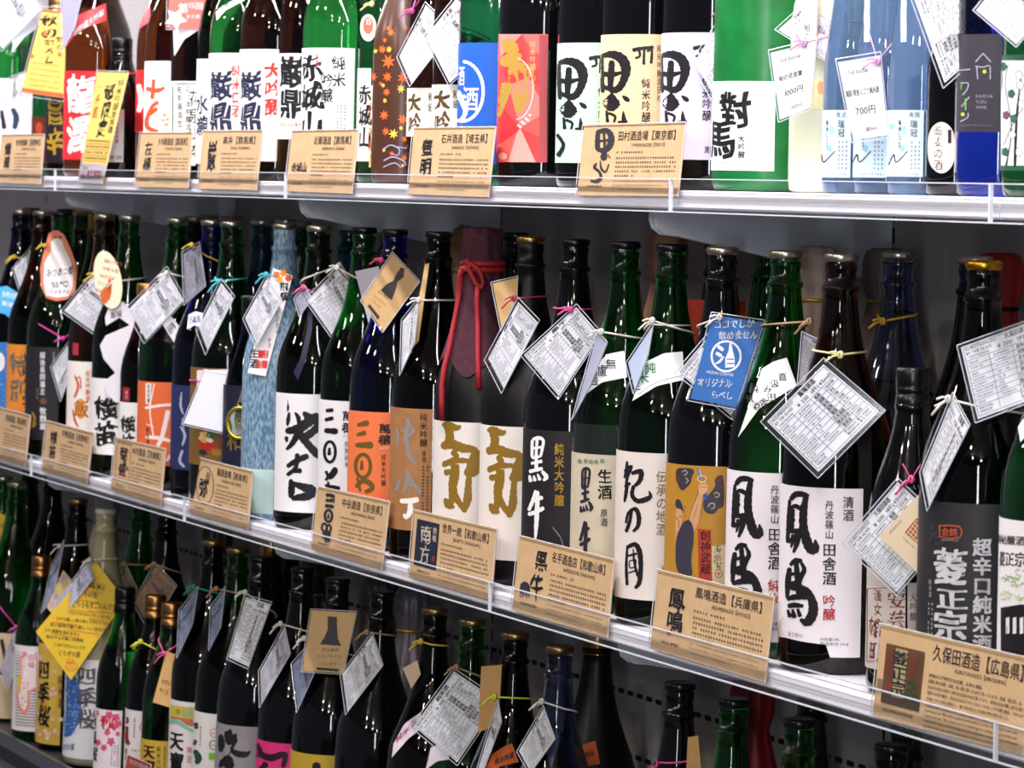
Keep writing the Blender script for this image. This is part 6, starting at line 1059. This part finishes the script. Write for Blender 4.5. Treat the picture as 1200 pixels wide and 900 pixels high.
for tx, x0, y0, x1, y1, h in (('純米?', 103, 690, 123, 693, 9), ('その技?', 98, 700, 115, 702, 8), ('どちらもすごいんです', 84, 712, 136, 716, 9), ('とにかくやわらかくフワッとおくちに', 80, 720, 130, 726, 4.5), ('広がり優しい味を選んできたもうひとつ', 66, 727, 134, 734, 4.5), ('深い旨味が誰の喜しーいるだけ', 58, 734, 124, 741, 5), ('口も気軽を温めません', 52, 740, 94, 746, 4.5), ('飲めうちの星と四季桜', 54, 748, 98, 753, 4.5), ('ココまでできちゃいんです!', 62, 757, 100, 762, 4.5), ('とちぎの星', 68, 768, 94, 771, 7)): i.line(tx, x0, y0, x1, y1, h, '2a2214', .02, .05)
for x0, y0, x1, y1 in ((102, 692, 120, 695), (92, 703, 114, 706), (82, 715, 138, 719), (104, 725, 120, 727), (62, 729, 90, 732), (80, 738, 114, 743), (60, 742, 94, 748)): i.brush([(x0, y0, 1.1), (x1, y1, 1.1)], O_, 3)
i.ring(84, 781, 7, 5, .8, O_, 16); i.ring(82, 775, 4, 3, .8, O_, 14); i.line('特選', 79, 778, 87, 778, 4, O_); i.line('とちぎ', 78, 784, 89, 784, 4, O_); t.done()
tg('L4', [(66, 706), (103, 658), (109, 678), (70, 727)], .6, 'lilac price sheet over the big yellow tag', col='white', knot=(106, 656), zb=.315, push=.014, paper='cfcce0')
for key, c, lb, kn in (('LB2', [(138, 684), (148, 663), (161, 690), (150, 712)], 'small brown printed tag on the green bottle at the back', (147, 661)), ('LB3', [(158, 706), (182, 662), (206, 687), (176, 738)], 'large brown printed tag on the dark bottle at the back', (181, 661))): tg(key, c, .5, lb, paper='9a7a5c', col='tan', knot=kn, zb=.29)
t = tg('L7', [(195, 763), (208, 768), (199, 829), (179, 823)], .6, 'kraft strip tag with a pink band over the copper capped bottle', tab=False, paper='d6ac70', cat='tag', name='kraft_tag', sleeve=0, knot=(193, 766), zb=.245, col='pink', push=.004); t.t('小さい', .2, .5, .8, .62, BK, .02); t.t('サイズ', .2, .68, .8, .8, BK, .02); t.done()
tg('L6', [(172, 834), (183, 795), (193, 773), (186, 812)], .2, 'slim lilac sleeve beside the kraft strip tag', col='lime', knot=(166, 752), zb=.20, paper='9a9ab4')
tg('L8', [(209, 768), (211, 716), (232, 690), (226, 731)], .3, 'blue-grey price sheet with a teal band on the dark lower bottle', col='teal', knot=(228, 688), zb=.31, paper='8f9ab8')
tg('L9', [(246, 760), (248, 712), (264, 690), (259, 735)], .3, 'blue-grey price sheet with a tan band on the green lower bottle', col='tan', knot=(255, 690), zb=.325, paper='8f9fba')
tg('L10', [(288, 700), (317, 708), (291, 781), (268, 770)], .7, 'white price sheet under a white knot on the black lower bottle', col='white', knot=(288, 694), zb=.305, yen='250')
t = tg('LB4', [(276, 692), (286, 689), (288, 700), (283, 706)], .6, 'small kraft corner behind the white knot', tab=False, paper='b98f5c', cat='card', name='kraft_card', sleeve=0); t.done()
t = tg('LB5', [(317, 682), (327, 679), (338, 727), (326, 741)], .6, 'kraft strip standing between two black lower bottles', tab=False, paper='b98f5c', cat='card', name='kraft_card', sleeve=0); t.done()
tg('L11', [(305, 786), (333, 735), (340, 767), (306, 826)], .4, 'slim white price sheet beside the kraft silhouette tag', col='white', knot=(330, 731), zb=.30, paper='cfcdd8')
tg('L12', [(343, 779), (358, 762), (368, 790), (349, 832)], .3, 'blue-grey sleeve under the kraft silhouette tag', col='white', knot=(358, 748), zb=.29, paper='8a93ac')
t = karafe('L12', [(365, 715), (417, 718), (402, 789), (354, 786)], .85, 'upright kraft tag with a black bottle silhouette', [(384, 722), (395, 723), (395, 735), (396, 748), (400, 757), (375, 755), (380, 747), (384, 738)], '', push=.012); i = t.ink; i.line('お土産用', 377, 763, 397, 764, 4.5, '3a2a1c'); i.line('小さいサイズ', 371, 771, 400, 772, 4.5, '3a2a1c'); i.line('ございます', 373, 780, 395, 780, 4.5, '3a2a1c'); i.poly([(371, 782), (397, 784), (397, 787), (371, 785)], '1a1614'); t.done()
tg('L13', [(401, 790), (436, 744), (448, 780), (407, 834)], .5, 'white price sheet with a tan band on the plain screw cap bottle', col='tan', knot=(431, 741), zb=.335)
t = tg('L14', [(472, 783), (489, 774), (493, 790), (482, 807)], .6, 'small blank cream card behind the dark lower bottle', tab=False, paper='cbb49c', cat='card', name='cream_card', sleeve=0, margin=.001, knot=(494, 752), zb=.345, col='yellow'); t.done()
tg('L15', [(485, 851), (532, 787), (584, 822), (536, 893)], .9, 'large white price sheet on the green lower bottle', col='tan', knot=(535, 782), zb=.315, fine=True, maker=('純米酒', 'SHUZO'), yen='300', sleeve=1.08)
t = tg('L16', [(564, 781), (588, 779), (584, 850), (560, 858)], .6, 'tall blank kraft card left of the yellow knot', tab=False, paper='b98f5c', cat='card', name='kraft_card', sleeve=0, margin=.006); t.done()
tg('L16', [(559, 905), (584, 823), (588, 846), (568, 900)], .2, 'slim white price sheet hanging from the yellow knot', col='lime', knot=(581, 817), zb=.315, margin=.004)
tg('L17', [(608, 880), (637, 830), (650, 866), (622, 905)], .5, 'white price sheet on the pale blue lower bottle', col='white', knot=(636, 822), zb=.315)
t = tg('L19', [(806, 864), (818, 862), (822, 905), (804, 905)], .5, 'kraft card behind the black bottle with the pink band', tab=False, paper='b98f5c', cat='card', name='kraft_card', sleeve=0, knot=(773, 897), zb=.315, col='pink', margin=.001, push=-.01); t.done()
# small red price plate on the deck's front edge
c = Card([(150, 884), (178, 896), (176, 915), (146, 905)], 'small red and blue price plate at the lower left', Z_LOW, 'c23a30', 'price_plate', 'sign'); c.t('特別価格', .1, .15, .9, .45, 'f4e8e4', .03); c.done()
bpy.data.objects.remove(GO)
